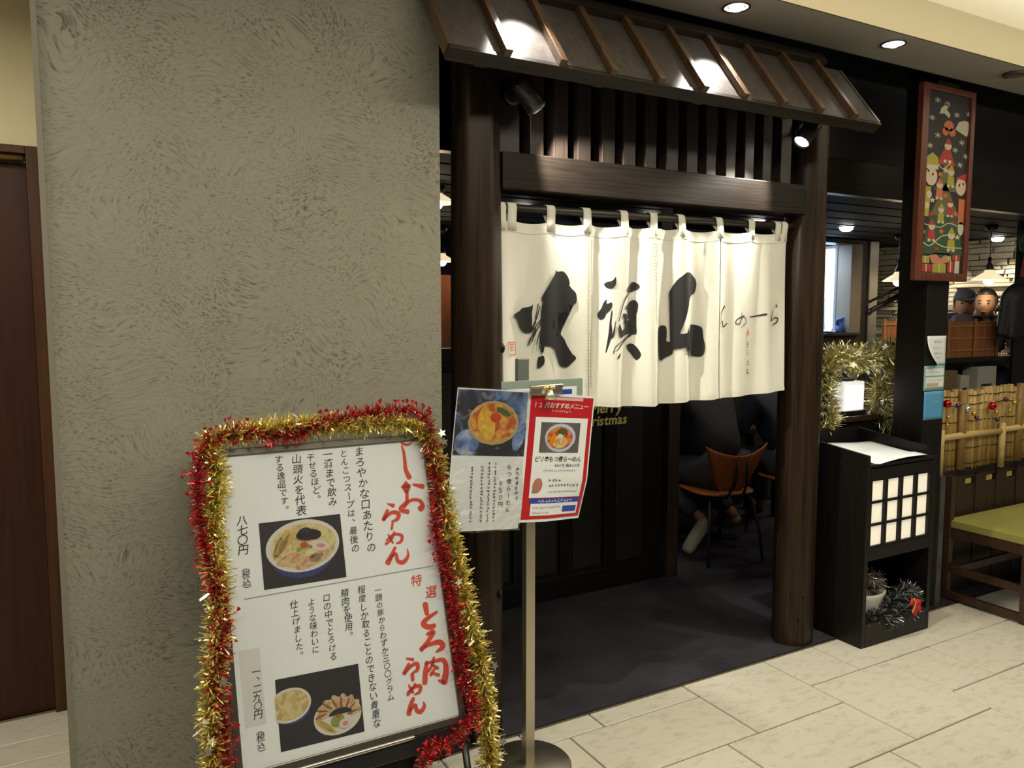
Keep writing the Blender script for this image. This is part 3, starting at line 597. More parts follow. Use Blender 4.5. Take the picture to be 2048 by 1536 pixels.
for xs, zt, zb in ((1.783, 1.885, 1.30), (2.108, 1.885, 1.55), (2.473, 1.885, 1.30)):
    bd = B(); n = int((zt-zb)/0.013)
    for k in range(n):
        z = zt - k*0.013
        ribbon(bd, [(xs-0.007, z, 0.003), (xs+0.007, z-0.0045, 0.003)], lambda u, v: (u, NF(u, v)-0.0068, v), 2)
    bd.build('seam_lacing', M_STITCH, noren, fixn=False)
    bd = B(); ribbon(bd, [(xs+0.012, zt, 0.004), (xs+0.012, (zt+zb)/2, 0.004), (xs+0.012, zb, 0.004)], lambda u, v: (u, NF(u, v)-0.006, v), 14); bd.build('seam_edge', M_CLOTH2, noren, fixn=False)
def ink_poly(name, polys, dy=-0.0075):
    me = bpy.data.meshes.new(name); bm = bmesh.new()
    for p in polys:
        c = [(u/1000.0, v/1000.0) for u, v in p]
        q = catmull([(u, v, 0) for u, v in c + [c[0]]], 3)[:-1]
        f = bm.faces.new([bm.verts.new((a.x, 0, a.y)) for a in q])
    bmesh.ops.triangulate(bm, faces=bm.faces[:])
    xs = [v.co.x for v in bm.verts]; zs = [v.co.z for v in bm.verts]
    x = min(xs) + 0.008
    while x < max(xs): bmesh.ops.bisect_plane(bm, geom=bm.verts[:] + bm.edges[:] + bm.faces[:], plane_co=(x, 0, 0), plane_no=(1, 0, 0)); x += 0.008
    z = min(zs) + 0.03
    while z < max(zs): bmesh.ops.bisect_plane(bm, geom=bm.verts[:] + bm.edges[:] + bm.faces[:], plane_co=(0, 0, z), plane_no=(0, 0, 1)); z += 0.03
    L = noren.location
    for v in bm.verts: v.co = Vector((v.co.x, NF(v.co.x, v.co.z) + dy, v.co.z)) - L
    bm.to_mesh(me); bm.free(); me.materials.append(M_INK)
    o = bpy.data.objects.new(name, me); COL.objects.link(o); o.parent = noren; return o
ink_poly('brush_lettering', INK_A); ink_poly('brush_lettering', INK_C)
def nsurf(u, v): return (u/1000.0, NF(u/1000.0, v/1000.0) - 0.0078, v/1000.0)
for nm, R, m in (('brush_strokes', RIB_5, M_INK), ('brush_lettering', RIB_6, M_INK), ('red_seal', RIB_SEAL, M_SEALRED), ('red_mark', RIB_MARK, M_INKRED)):
    bd = B()
    for r in R: ribbon(bd, r, nsurf, 6)
    bd.build(nm, m, noren, fixn=False)

# ================================================================== THINGS IN FRONT OF THE SHOP
# ------------------------------------------------------------------ tinsel helper
def strands(path, n_per_m, r, w, seed, bend=0.3, core=0.0):
    rr = random.Random(seed); bd = B(); P = [Vector(p) for p in path]
    for a, b2 in zip(P[:-1], P[1:]):
        seg = b2-a; L = seg.length; t = seg.normalized() if L > 0 else Vector((0,0,1)); n = int(L*n_per_m + rr.random())
        o1 = t.orthogonal().normalized(); o2 = t.cross(o1)
        for _ in range(n):
            p = a + seg*rr.random(); an = rr.uniform(0, 2*PI); d = (o1*math.cos(an) + o2*math.sin(an) + t*rr.uniform(-0.55, 0.55)).normalized()
            s = t.cross(d).normalized()*math.cos(rr.uniform(0, PI)) + t*math.sin(rr.uniform(-1, 1)); s = s.normalized()*w*rr.uniform(0.6, 1.3)
            l = r*rr.uniform(0.6, 1.08); q = p + d*l*0.55; e = p + d*l + Vector((rr.uniform(-1,1), rr.uniform(-1,1), rr.uniform(-1,1)))*l*bend
            k = len(bd.v); bd.v += [tuple(p-s*0.5), tuple(p+s*0.5), tuple(q+s*0.5), tuple(q-s*0.5), tuple(e+s*0.35), tuple(e-s*0.35)]
            bd.f += [(k, k+1, k+2, k+3), (k+3, k+2, k+4, k+5)]
    return bd
M_GOLD = mat('gold_tinsel', (0.82, 0.70, 0.26), 0.27, 0.9, var=0.25, vscale=60)
M_PALEG = mat('pale_gold_tinsel', (0.97, 0.91, 0.60), 0.24, 0.8, var=0.2, vscale=60)
M_RED = mat('red_tinsel', (0.55, 0.03, 0.03), 0.25, 0.85, var=0.3, vscale=60)
M_PINKW = mat('wire_foil', (0.62, 0.42, 0.42), 0.25, 0.9)
M_STARF = mat('star_foil', (0.80, 0.78, 0.66), 0.18, 0.9, var=0.2, vscale=90)
M_HEART = mat('heart_foil', (0.60, 0.02, 0.025), 0.2, 0.6)
M_SILV = mat('silver_tinsel', (0.66, 0.68, 0.68), 0.3, 0.6, var=0.3, vscale=90)
M_DTIN = mat('dark_tinsel', (0.022, 0.028, 0.03), 0.4, 0.2)
def star_mesh(r=0.013):
    bd = B(); p = []
    for k in range(10):
        a = PI/2 + PI*k/5; q = r if k % 2 == 0 else r*0.45; p.append((q*math.cos(a), q*math.sin(a)))
    bd.prism(p, lambda u, v, d: (u, d, v), -0.0005, 0.0005); return bd.mesh('star', M_STARF)
def heart_mesh(r=0.008):
    p = []
    for k in range(16):
        t = 2*PI*k/16; p.append((r*math.sin(t)**3, r*(0.81*math.cos(t)-0.31*math.cos(2*t)-0.12*math.cos(3*t))))
    bd = B(); bd.prism(p, lambda u, v, d: (u, d, v), -0.0006, 0.0006); return bd.mesh('heart', M_HEART)
STAR_ME = star_mesh(); HEART_ME = heart_mesh()
def inst(me, name, loc, parent, rot, sc=1.0):
    o = bpy.data.objects.new(name, me); COL.objects.link(o); o.parent = parent; o.location = Vector(loc) - WL(parent); o.rotation_euler = rot; o.scale = (sc, sc, sc); return o

# ------------------------------------------------------------------ leaning menu board
B0 = Vector((0.345, -0.40, 0.378)); BV = Vector((0, 0.275, 0.807)).normalized(); BN = Vector((0, -BV.z, BV.y))
def bp(u, v, d=0.0): return tuple(B0 + Vector((u/1000.0, 0, 0)) + BV*(v/1000.0) + BN*d)
board = thing('menu_board', 'large leaning menu board with brush-written ramen menu and food photos', 'menu board', (0.66, -0.5, 0.0))
W, H = 632, 852
bd = B(); bd.prism([(-4, -4), (W+4, -4), (W+4, H+4), (-4, H+4)], bp, -0.012, -0.001); bd.build('backing', M_BLACKM, board)
bd = B(); bd.prism([(0, 0), (W, 0), (W, H), (0, H)], bp, -0.001, 0.0008); bd.build('menu_sheet', M_WHITE, board)
M_ALU = mat('board_frame', (0.20, 0.19, 0.165), 0.3, 0.9)
for nm, q in (('frame_rail', [(-22, -22), (0, -22), (0, H+22), (-22, H+22)]), ('frame_rail', [(W, -22), (W+22, -22), (W+22, H+22), (W, H+22)]),
              ('frame_rail', [(0, -24), (W, -24), (W, 0), (0, 0)]), ('frame_rail', [(0, H), (W, H), (W, H+22), (0, H+22)])):
    bd = B(); bd.prism(q, bp, -0.015, 0.007); bd.build(nm, M_ALU, board, bevel=.003)
bd = B(); bd.prism([(20, -32), (W-150, -32), (W-150, -22), (20, -22)], bp, -0.006, 0.012); bd.build('ledge_lip', M_STEEL, board, bevel=.003)
bd = B(); bd.prism([(-22, -78), (W+22, -78), (W+22, -25), (-22, -25)], bp, -0.02, 0.002); bd.build('lower_panel', M_BLACKM, board, bevel=.003)
for u in (-10, W+10):
    a = Vector(bp(u, -70, -0.01)); sl = BV.y/BV.z; foot = Vector((a.x, a.y - sl*a.z, 0.0))
    bd = B(); bd.tube([foot, a], 0.011, 10); bd.build('front_leg', M_BLACKM, board, True)
    tp = Vector(bp(u, H-20, -0.02)); bd = B(); bd.tube([tp, (tp.x, -0.035, 0.0)], 0.010, 10); bd.build('rear_leg', M_BLACKM, board, True)
# print on the sheet
def bs(d): return lambda u, v: bp(u, v, d)
for i, c in enumerate(COLS):
    bd = B(); column(bd, c[0], bs(0.0014), c[1], c[2], c[3], c[4], bold=0.008 if i >= 12 else 0.004, shear=0.16, sizek=1.0 if i < 12 else 1.06, jitter=0.03)
    bd.build('menu_text', M_INK, board, fixn=False)
for R in (RED_TOP, RED_BOT):
    bd = B()
    for r in R: ribbon(bd, [(q[0], q[1], q[2]*1.22) for q in r], bs(0.0014), 6)
    stuff(bd.build('red_brush_title', M_INKRED, board, fixn=False))
bd = B(); put_glyph(bd, '特', bs(0.0014), TOKU[0][0], TOKU[0][1], 38, 0.008, 0.2); put_glyph(bd, '選', bs(0.0014), TOKU[1][0], TOKU[1][1], 40, 0.008, 0.2)
stuff(bd.build('red_brush_title', M_INKRED, board, fixn=False))
bd = B(); ribbon(bd, [(DIV[0][0], DIV[0][1], 3), (DIV[1][0]+10, DIV[1][1], 3)], bs(0.0012), 2); bd.build('divider_line', mat('line_grey', (0.30,0.31,0.29), 0.6), board, fixn=False)
flat('price_patch', [[(14, 312), (70, 312), (70, 110), (14, 110)]], bs(0.0011), mat('patch_paper', (0.66,0.67,0.67), 0.5), board)
P_BG = mat('photo_dark', (0.022, 0.019, 0.020), 0.35, var=0.5, vscale=30); P_RIM = mat('photo_bowl', (0.62, 0.60, 0.55), 0.35); P_SOUP = ramp('photo_soup', [(.38, (.44,.34,.13)), (.52, (.56,.48,.22)), (.68, (.62,.57,.34))], 46.0)
P_BLUE = mat('photo_blue', (0.03, 0.035, 0.16), 0.4); P_NORI = mat('photo_nori', (0.018, 0.013, 0.010), 0.5); P_CHER = mat('photo_cherry', (0.42, 0.06, 0.02), 0.4)
P_PORK = ramp('photo_pork', [(.38, (.40,.22,.10)), (.52, (.54,.38,.22)), (.7, (.60,.46,.30))], 60.0); P_PORKD = mat('photo_pork_edge', (0.20, 0.09, 0.035), 0.4); P_NARU = mat('photo_naruto', (0.60, 0.52, 0.48), 0.4)
P_PINK = mat('photo_swirl', (0.50, 0.25, 0.25), 0.4); P_GREEN = mat('photo_leek', (0.22, 0.28, 0.06), 0.4); P_MENM = mat('photo_menma', (0.50, 0.36, 0.11), 0.4, var=0.2, vscale=90)
pic = flat('photo_print', [PH1], bs(0.0012), P_BG, board)
flat('bowl_print', [ellipse(214, 545, 92, 66, 0.0)], bs(0.00135), P_BLUE, pic)
flat('bowl_print', [ellipse(219, 571, 108, 75, 0.06, 36)], bs(0.0015), P_RIM, pic)
flat('soup_print', [ellipse(221, 571, 96, 64, 0.06, 36)], bs(0.0017), P_SOUP, pic)
flat('menma_print', [ellipse(158, 584, 14, 44, -0.6), ellipse(174, 588, 11, 40, -0.7), ellipse(146, 572, 9, 34, -0.4)], bs(0.0019), P_MENM, pic)
flat('pork_print', [ellipse(178, 537, 40, 15, 0.25), ellipse(232, 524, 44, 16, 0.35), ellipse(262, 536, 34, 13, 0.3)], bs(0.0021), P_PORK, pic)
flat('nori_print', [ellipse(236, 600, 36, 17, 0.0), ellipse(226, 606, 22, 16, 0.3), ellipse(255, 598, 20, 14, 0.0)], bs(0.0023), P_NORI, pic)
flat('naruto_print', [ellipse(266, 565, 31, 15, -0.2)], bs(0.0025), P_NARU, pic)
flat('swirl_print', [ellipse(270, 564, 13, 6, -0.2)], bs(0.0027), P_PINK, pic)
flat('leek_print', [ellipse(210, 563, 14, 6, 0.4), ellipse(236, 566, 10, 5, -0.4)], bs(0.0025), P_GREEN, pic)
flat('cherry_print', [ellipse(221, 573, 11, 9)], bs(0.0029), P_CHER, pic)
def clipx(p, x0): return [(max(x0, u), v) for u, v in p]
pic = flat('photo_print', [PH2], bs(0.0012), P_BG, board)
flat('bowl_print', [clipx(ellipse(138, 122, 52, 30), 99)], bs(0.00135), P_BLUE, pic)
flat('bowl_print', [clipx(ellipse(136, 142, 60, 45, 0.1, 36), 97)], bs(0.0015), P_RIM, pic)
flat('soup_print', [clipx(ellipse(137, 142, 53, 38, 0.1, 36), 97.5)], bs(0.0017), P_SOUP, pic)
flat('bowl_print', [ellipse(266, 84, 69, 50, 0.05, 36)], bs(0.0015), P_RIM, pic)
for k in range(8):
    a = PI*(-0.05 + k*0.145); cu, cv = 270 + 46*math.cos(a), 92 + 30*math.sin(a)
    flat('pork_print', [ellipse(cu, cv, 11, 21, a-PI/2+0.35)], bs(0.0017+k*0.00006), P_PORK, pic)
    flat('pork_edge_print', [ellipse(cu-7, cv-2, 2.6, 17, a-PI/2+0.35)], bs(0.0023+k*0.00006), P_PORKD, pic)
flat('menma_print', [ellipse(224, 66, 8, 30, 0.8), ellipse(236, 60, 7, 28, 0.8)], bs(0.0019), P_MENM, pic)
flat('nori_print', [ellipse(274, 86, 34, 18, 0.0, 20, 0.1, PI*0.98)], bs(0.0029), P_NORI, pic)
flat('leek_print', [ellipse(264, 72, 20, 16, 0.3)], bs(0.0031), P_GREEN, pic)
flat('naruto_print', [ellipse(283, 60, 17, 13, 0.1)], bs(0.0033), P_NARU, pic)
flat('swirl_print', [ellipse(284, 60, 8, 6)], bs(0.0035), P_PINK, pic)
flat('cherry_print', [ellipse(266, 85, 6, 5)], bs(0.0035), P_CHER, pic)
# glossy print film over the sheet
bd = B(); bd.prism([(1, 1), (W-1, 1), (W-1, H-1), (1, H-1)], bp, 0.0045, 0.0047); bd.build('print_film', clear_film('film', 5.0, 0.10), board)
# tinsel wound round the board
def bpath(P, off, n=6): return [bp(p.x, p.y, off + p.z) for p in catmull([(u, v, 0) for u, v in P], n)]
gt = thing('gold_tinsel_garland', 'gold tinsel garland wound round the menu board, hanging down its right side', 'garland', (0.35, -0.42, 0.40))
gp = bpath(GOLD_PATH, 0.022)
stuff(strands(gp, 4200, 0.040, 0.0042, 11).build('tinsel', M_GOLD, gt, fixn=False))
stuff(strands(gp, 420, 0.046, 0.0062, 12).build('foil_strips', M_PALEG, gt, fixn=False))
bd = B(); bd.tube(gp, 0.0025, 5); bd.build('wire', M_GOLD, gt, True)
for k, (u, v) in enumerate(STARS):
    inst(STAR_ME, 'star', bp(u, v, 0.052), gt, (random.uniform(-.5,.5), random.uniform(-.6,.6), random.uniform(-.5,.5)), 1.15)
rtn = thing('red_tinsel_garland', 'red tinsel garland with foil hearts twisted around the menu board', 'garland', (0.35, -0.42, 0.40))
rpth = bpath(RED_PATH, 0.030)
stuff(strands(rpth, 2000, 0.032, 0.0028, 21, 0.15).build('tinsel', M_RED, rtn, fixn=False))
stuff(strands(rpth, 1500, 0.018, 0.0036, 22, 0.1).build('foil_core', M_PINKW, rtn, fixn=False))
bd = B(); bd.tube(rpth, 0.003, 5); bd.build('wire', M_RED, rtn, True)
rr = random.Random(4); cen = Vector(bp(316, 430, 0.03))
for i in range(0, len(rpth)-1):
    for _ in range(1 if i % 2 else 2):
        p = Vector(rpth[i]).lerp(Vector(rpth[i+1]), rr.random()); out = (p-cen); out -= BN*out.dot(BN); out.normalize()
        a = rr.gauss(0, 0.9) + (PI if rr.random() < 0.3 else 0); q = BN.cross(out); d = (out*math.cos(a) + q*math.sin(a) + BN*rr.uniform(0, .5)).normalized()
        e = p + d*rr.uniform(0.030, 0.042)
        h = inst(HEART_ME, 'heart', e, rtn, (rr.uniform(-.4,.4), rr.uniform(0, 6.28), rr.uniform(-.5,.5)), rr.uniform(0.6, 0.95))
        if rr.random() < 0.6:
            bd = B(); bd.tube([p, e], 0.0007, 4); bd.build('heart_stem', M_RED, rtn)

# ------------------------------------------------------------------ poster stand with clipped menu sheets
ps = thing('poster_stand', 'slim metal poster stand on a round base in front of the entrance', 'poster stand', (1.347, -0.195, 0))
bd = B(); bd.lathe([(0.0, 0.0), (0.152, 0.0), (0.152, 0.006), (0.146, 0.012), (0.03, 0.016), (0.0, 0.016)], (1.347, -0.195, 0), 48); bd.build('base_disc', M_METAL, ps, True)
bd = B(); bd.box(1.330, -0.204, 0.014, 1.366, -0.172, 1.05); bd.build('pole', M_METAL, ps, bevel=.002)
bd = B(); bd.box(1.300, -0.200, 1.05, 1.342, -0.176, 1.445); bd.build('upper_pole', mat('pole_grey', (0.25,0.29,0.26), 0.4, 0.6), ps, bevel=.002)
bd = B(); bd.box(1.296, -0.202, 1.00, 1.368, -0.170, 1.06); bd.build('pole_clamp', M_METAL, ps, bevel=.002)
bd = B(); bd.box(1.232, -0.208, 0.955, 1.556, -0.2035, 1.372); bd.build('back_plate', mat('acrylic_green', (0.27,0.34,0.30), 0.25), ps, bevel=.002)
flat('sheet_behind', [[(1.25, 0.97), (1.53, 0.97), (1.53, 1.345), (1.25, 1.345)]], lambda u, v: (u, -0.2085, v), M_WHITE, ps)
flat('blue_print', [[(1.38, 1.335), (1.51, 1.335), (1.51, 1.318), (1.38, 1.318)]], lambda u, v: (u, -0.2089, v), mat('print_blue', (0.02,0.06,0.42), 0.4), ps)
S0 = Vector((1.065, -0.222, 1.362)); SU = Vector((0.9953, 0, -0.0968)); SV = Vector((-0.0968, 0, -0.9953))
def sp(u, v, d=0.0):
    curl = 0.0
    if u > 380 and v > 300: curl = ((u-380)/150.0)*((v-300)/150.0)*0.035
    curl += 0.006*math.sin(u/85.0 + v/140.0)*(1 if u < 270 else 0.3)
    p = S0 + SU*(u/1000.0) + SV*(v/1000.0); return (p.x, p.y - d + curl, p.z)
def ssurf(d): return lambda u, v: sp(u, v, d)
ms = thing('menu_sheets', 'double menu sheet in a shiny plastic sleeve clipped to the stand', 'menu sheet', (1.33, -0.222, 1.36))
def sheet(name, u0, u1, v0, v1, d, m, par, rnd=0):
    def f(a, b2):
        u = u0 + (u1-u0)*a; v = v0 + (v1-v0)*b2
        if rnd and a > 0.5 and b2 > 0.5:
            c = min(1.0, ((a-0.5)*2)**6 + ((b2-0.5)*2)**6); 
            v -= rnd*max(0.0, (a-0.86)/0.14)**2*max(0.0, (b2-0.8)/0.2)
        return sp(u, v, d)
    bd = B(); bd.grid(24, 28, f); return bd.build(name, m, par, True, fixn=False)
lpg = sheet('left_page', 0, 268, 0, 466, 0.0, M_WHITE, ms)
rpg = sheet('right_page', 266, 536, 4, 446, 0.0004, M_WHITE, ms)
P_NIGHT = ramp('photo_night', [(.40, (.016,.015,.018)), (.52, (.03,.035,.06)), (.60, (.10,.17,.36)), (.72, (.30,.38,.52))], 9.0, .35); P_BLUEC = ramp('photo_bluecloth', [(.35, (.05,.09,.22)), (.5, (.16,.25,.50)), (.7, (.42,.50,.62))], 16.0)
def sflat(name, polys, d, m, par): return flat(name, polys, ssurf(d), m, par)
def sgrid(name, u0, u1, v0, v1, d, m, par):
    bd = B(); bd.grid(24, 28, lambda a, b2: sp(u0+(u1-u0)*a, v0+(v1-v0)*b2, d)); return bd.build(name, m, par, True, fixn=False)
lph = sgrid('photo_print', 3, 262, 4, 219, 0.0006, P_NIGHT, lpg)
def sell(name, cu, cv, ru, rv, d, m, par, rot=0.0):
    bd = B(); bd.grid(16, 4, lambda a, b2: sp(cu + ru*b2*math.cos(2*PI*a)*math.cos(rot) - rv*b2*math.sin(2*PI*a)*math.sin(rot), cv + ru*b2*math.cos(2*PI*a)*math.sin(rot) + rv*b2*math.sin(2*PI*a)*math.cos(rot), d)); return bd.build(name, m, par, True, fixn=False)
sell('cloth_print', 50, 176, 46, 42, 0.0009, P_BLUEC, lph, -0.5); sell('cloth_print', 238, 150, 22, 52, 0.0009, P_BLUEC, lph, .25)
sell('bowl_print', 141, 110, 93, 73, 0.0012, mat('photo_tanbowl', (0.42,0.34,0.16), 0.4), lph)
sell('soup_print', 141, 109, 84, 64, 0.0015, ramp('photo_orange', [(.38, (.42,.09,.015)), (.5, (.62,.24,.035)), (.62, (.68,.40,.06)), (.75, (.62,.48,.22))], 34.0), lph)
sell('egg_print', 116, 116, 30, 52, 0.0018, ramp('photo_yellow', [(.38, (.62,.33,.02)), (.6, (.68,.47,.04)), (.75, (.72,.60,.2))], 40.0), lph, -0.3)
sell('chili_print', 148, 92, 20, 16, 0.0021, mat('photo_red', (0.50,0.05,0.01), 0.4), lph); sell('herb_print', 176, 72, 30, 10, 0.0021, mat('photo_herb', (0.05,0.11,0.02), 0.4), lph, 0.4)
TXT = lambda txt, u0, v0, u1, v1, k=1.0, par=lpg, m=M_INK, b2=0.004: (lambda bd: (column(bd, txt, lambda u, v: sp(u, -v, 0.0009), u0, -v0, u1, -v1, b2, 0.0, k), bd.build('menu_text', m, par, fixn=False)))(B())
M_WINK = mat('white_ink', (0.68, 0.66, 0.62), 0.5); M_GINK = mat('grey_ink', (0.25, 0.25, 0.24), 0.6)
def fine_print(u0, v0, u1, v1, h, m, par, d):          # lines too small to read in the photograph
    bd = B(); rr = random.Random(int(u0*7+v0)); L = math.hypot(u1-u0, v1-v0); tx, ty = (u1-u0)/L, (v1-v0)/L; n = max(3, int(L/h))
    for k in range(n):
        cu, cv = u0+tx*(k+.5)*L/n, v0+ty*(k+.5)*L/n
        for _ in range(4):
            a = rr.choice((0, PI/2, rr.uniform(0, PI))); r = h*rr.uniform(.2, .42); ou, ov = rr.uniform(-.3,.3)*h, rr.uniform(-.3,.3)*h
            ribbon(bd, [(cu+ou-r*math.cos(a), cv+ov-r*math.sin(a), h*.11), (cu+ou+r*math.cos(a), cv+ov+r*math.sin(a), h*.11)], ssurf(d), 1)
    stuff(bd.build('fine_print', m, par, fixn=False))
fine_print(240, 250, 247, 368, 15, M_INK, lpg, .0009); TXT('もつ煮らーめん', 211, 248, 218, 407, 0.85); TXT('９５０円', 182, 301, 188, 389, 0.85)
for k, u in enumerate((158, 136, 112, 74)):
    fine_print(u, 240 + 12*(k > 1), u+8, 440, 11, M_INK, lpg, .0009)
M_SRED = mat('print_red', (0.48, 0.012, 0.018), 0.4); M_SBLUE = mat('print_blue', (0.02, 0.06, 0.42), 0.4)
red = sgrid('red_border', 274, 530, 12, 436, 0.0018, M_SRED, rpg)
sgrid('white_field', 298, 514, 84, 362, 0.0024, M_WHITE, red); sgrid('white_field', 308, 514, 380, 424, 0.0024, M_WHITE, red); sgrid('title_bar', 345, 486, 14, 24, 0.0024, mat('bar_pink', (0.62,0.42,0.40), 0.4), red)
sgrid('blue_band', 303, 518, 365, 382, 0.0027, M_SBLUE, red); sgrid('blue_label', 446, 508, 394, 416, 0.0027, M_SBLUE, red)
ph3 = sgrid('photo_print', 322, 484, 101, 206, 0.0027, mat('photo_taupe', (0.13,0.11,0.11), 0.4, var=0.7, vscale=12), red)
sell('bowl_print', 403, 162, 58, 42, 0.0030, mat('photo_bluebowl', (0.40,0.46,0.66), 0.4), ph3); sell('bowl_print', 404, 152, 64, 48, 0.0033, mat('photo_bluerim', (0.46,0.52,0.74), 0.4), ph3)
sell('soup_print', 402, 154, 54, 39, 0.0036, ramp('photo_redsoup', [(.4, (.36,.03,.01)), (.52, (.55,.14,.03)), (.66, (.62,.30,.08))], 60.0), ph3)
sell('egg_print', 402, 168, 34, 22, 0.0039, ramp('photo_noodle', [(.4, (.52,.28,.08)), (.55, (.62,.47,.2)), (.7, (.68,.6,.42))], 70.0), ph3); sell('herb_print', 410, 132, 22, 11, 0.0041, mat('photo_herb', (0.05,0.11,0.02), 0.4), ph3); sell('white_print', 402, 148, 12, 8, 0.0043, P_RIM, ph3); sell('carrot_print', 372, 160, 9, 24, 0.0041, mat('photo_carrot', (0.65,0.22,0.01), 0.4), ph3, 0.4)
def RTX(txt, cu, cv, size, m, b2=0.004, sh=0.18, sx=0.92):
    bd = B(); row(bd, txt, lambda u, v: sp(u, -v, 0.0031), cu, -cv, size, b2, sh, sx); bd.build('menu_text', m, red, fixn=False)
RTX('12月おすすめメニュー', 400, 43, 22, M_WINK, 0.015); fine_print(358, 62, 438, 62, 9, M_WINK, red, .0031)
RTX('ピリ辛もつ煮らーめん', 404, 228, 21, M_INK, 0.01); RTX('880円(税込950円)', 448, 250, 13, M_INK, 0.004, 0.2, 0.7); fine_print(345, 268, 480, 268, 8, M_GINK, red, .0031)
fine_print(372, 302, 424, 302, 12, M_INK, red, .0031); fine_print(372, 320, 500, 320, 12, M_INK, red, .0031); fine_print(372, 342, 500, 342, 8, M_GINK, red, .0031)
fine_print(335, 374, 485, 374, 13, M_WINK, red, .0031); fine_print(316, 396, 436, 396, 9, M_GINK, red, .0031); fine_print(316, 414, 385, 414, 9, M_GINK, red, .0031)
sell('pork_print', 328, 320, 20, 27, 0.0029, mat('photo_meat', (0.44,0.18,0.14), 0.4, var=0.3, vscale=90), red, 0.2); sell('pork_edge_print', 318, 340, 12, 7, 0.0027, P_GREEN, red)
bd = B(); bd.grid(12, 14, lambda a, b2: sp(-3 + 274*a, -4 + 474*b2, 0.006 + 0.004*math.sin(a*9+b2*4))); bd.build('plastic_sleeve', clear_film('sleeve_film', 14.0, 1.2, 0.20), ms, True, fixn=False)
# clip with a small gold bell
cl = thing('bulldog_clip', 'wide metal clip with a small gold bell holding the menu sheets', 'clip', (1.385, -0.235, 1.345))
bd = B(); bd.tube([(1.325, -0.236, 1.352), (1.452, -0.236, 1.352)], 0.007, 10); bd.build('clip_spine', M_METAL, cl, True)
bd = B(); bd.box(1.325, -0.240, 1.325, 1.452, -0.231, 1.350); bd.build('clip_jaw', M_METAL, cl, bevel=.002)
bd = B(); bd.lathe([(0.0, 0.02), (0.008, 0.018), (0.012, 0.006), (0.021, -0.012), (0.0, -0.012)], (1.392, -0.255, 1.322), 16); bd.build('bell', M_PALEG, cl, True)
for s in (-1, 1):
    bd = B(); bd.sphere((1.392+s*0.013, -0.25, 1.348), 0.012, 0.005, 0.007, 10, 6); bd.build('bow_loop', M_GOLD, cl, True)

# ------------------------------------------------------------------ square pillar, christmas poster, notices
bd = B(); bd.box(3.872, 0.035, 0.0, 4.052, 0.205, 2.9)
tag(bd.build('square_pillar', M_BLACKW, None, bevel=.003), 'dark square wooden pillar behind the framed christmas poster', 'pillar')
bd = B(); bd.box(4.056, 0.028, 0.0, 4.098, 0.060, 0.72)
tag(bd.build('edge_post', mat('grey_metal', (0.10,0.10,0.105), 0.4, 0.5), None, bevel=.002), 'slim grey upright at the foot of the square pillar', 'post')
po = thing('christmas_poster', 'tall framed christmas tree poster on the square pillar', 'poster', (3.93, 0.01, 1.76))
M_PF = wood('poster_frame', (0.095, 0.022, 0.012), (0.15, 0.042, 0.022), 2, 0.4, 60)
px0, px1, pz0, pz1 = 3.712, 4.150, 1.762, 2.735
for q in ((px0, px0+0.05, pz0, pz1), (px1-0.032, px1, pz0, pz1)):
    bd = B(); bd.box(q[0], 0.0, q[2], q[1], 0.033, q[3]); bd.build('frame_side', M_PF, po, bevel=.004)
for q in ((px0+.05, px1-.032, pz0, pz0+0.04), (px0+.05, px1-.032, pz1-0.03, pz1)):
    bd = B(); bd.box(q[0], 0.0, q[2], q[1], 0.033, q[3]); bd.build('frame_rail', M_PF, po, bevel=.004)
bd = B(); bd.box(px0+.045, 0.016, pz0+.035, px1-.028, 0.030, pz1-.025); bd.build('picture', mat('poster_black', (0.018,0.017,0.02), 0.6), po)
PX = lambda u: 3.762 + (u-245)/310.0*0.356     # picture units (0..310 wide) to metres
def pz(v): return 2.705 - (v-40)/1400.0*0.903
def pfn(d): return lambda u, v: (PX(u), 0.0155 - d, pz(v))
def pf(name, polys, d, m): return flat(name, polys, pfn(d), m, po)
C_TREE = mat('poster_green', (0.030, 0.075, 0.035), 0.6); C_OLV = mat('poster_olive', (0.12, 0.11, 0.05), 0.6); C_CRM = mat('poster_cream', (0.52, 0.48, 0.36), 0.6); C_YEL = mat('poster_yellow', (0.34, 0.31, 0.04), 0.6)
C_RED = mat('poster_red', (0.36, 0.035, 0.035), 0.6); C_ORG = mat('poster_orange', (0.50, 0.14, 0.06), 0.6); C_SAL = mat('poster_salmon', (0.52, 0.20, 0.13), 0.6); C_SKIN = mat('poster_skin', (0.56, 0.44, 0.33), 0.6); C_DK = mat('poster_dark', (0.02,0.02,0.02), 0.6)
pf('tree_print', [[(405, 400), (335, 590), (470, 590)]], 0.0002, C_RED)
pf('tree_print', [[(400, 560), (325, 790), (500, 790)], [(405, 720), (295, 1000), (520, 1000)]], 0.0004, C_OLV)
pf('tree_print', [[(300, 985), (515, 985), (555, 1290), (250, 1290)]], 0.0006, C_TREE); pf('tree_print', [[(330, 1280), (470, 1280), (385, 1330)]], 0.0006, C_TREE)
pf('cloth_print', [[(310, 1300), (360, 1290), (390, 1325), (430, 1290), (470, 1340), (400, 1370), (330, 1360)]], 0.0009, C_SAL)
def snow(u, v, r): return [[(u + r*math.cos(a) - 3*math.sin(a), v + r*math.sin(a) + 3*math.cos(a)), (u + r*math.cos(a) + 3*math.sin(a), v + r*math.sin(a) - 3*math.cos(a)), (u - r*math.cos(a) + 3*math.sin(a), v - r*math.sin(a) - 3*math.cos(a)), (u - r*math.cos(a) - 3*math.sin(a), v - r*math.sin(a) + 3*math.cos(a))] for a in (0.3, 1.35, 2.4)]
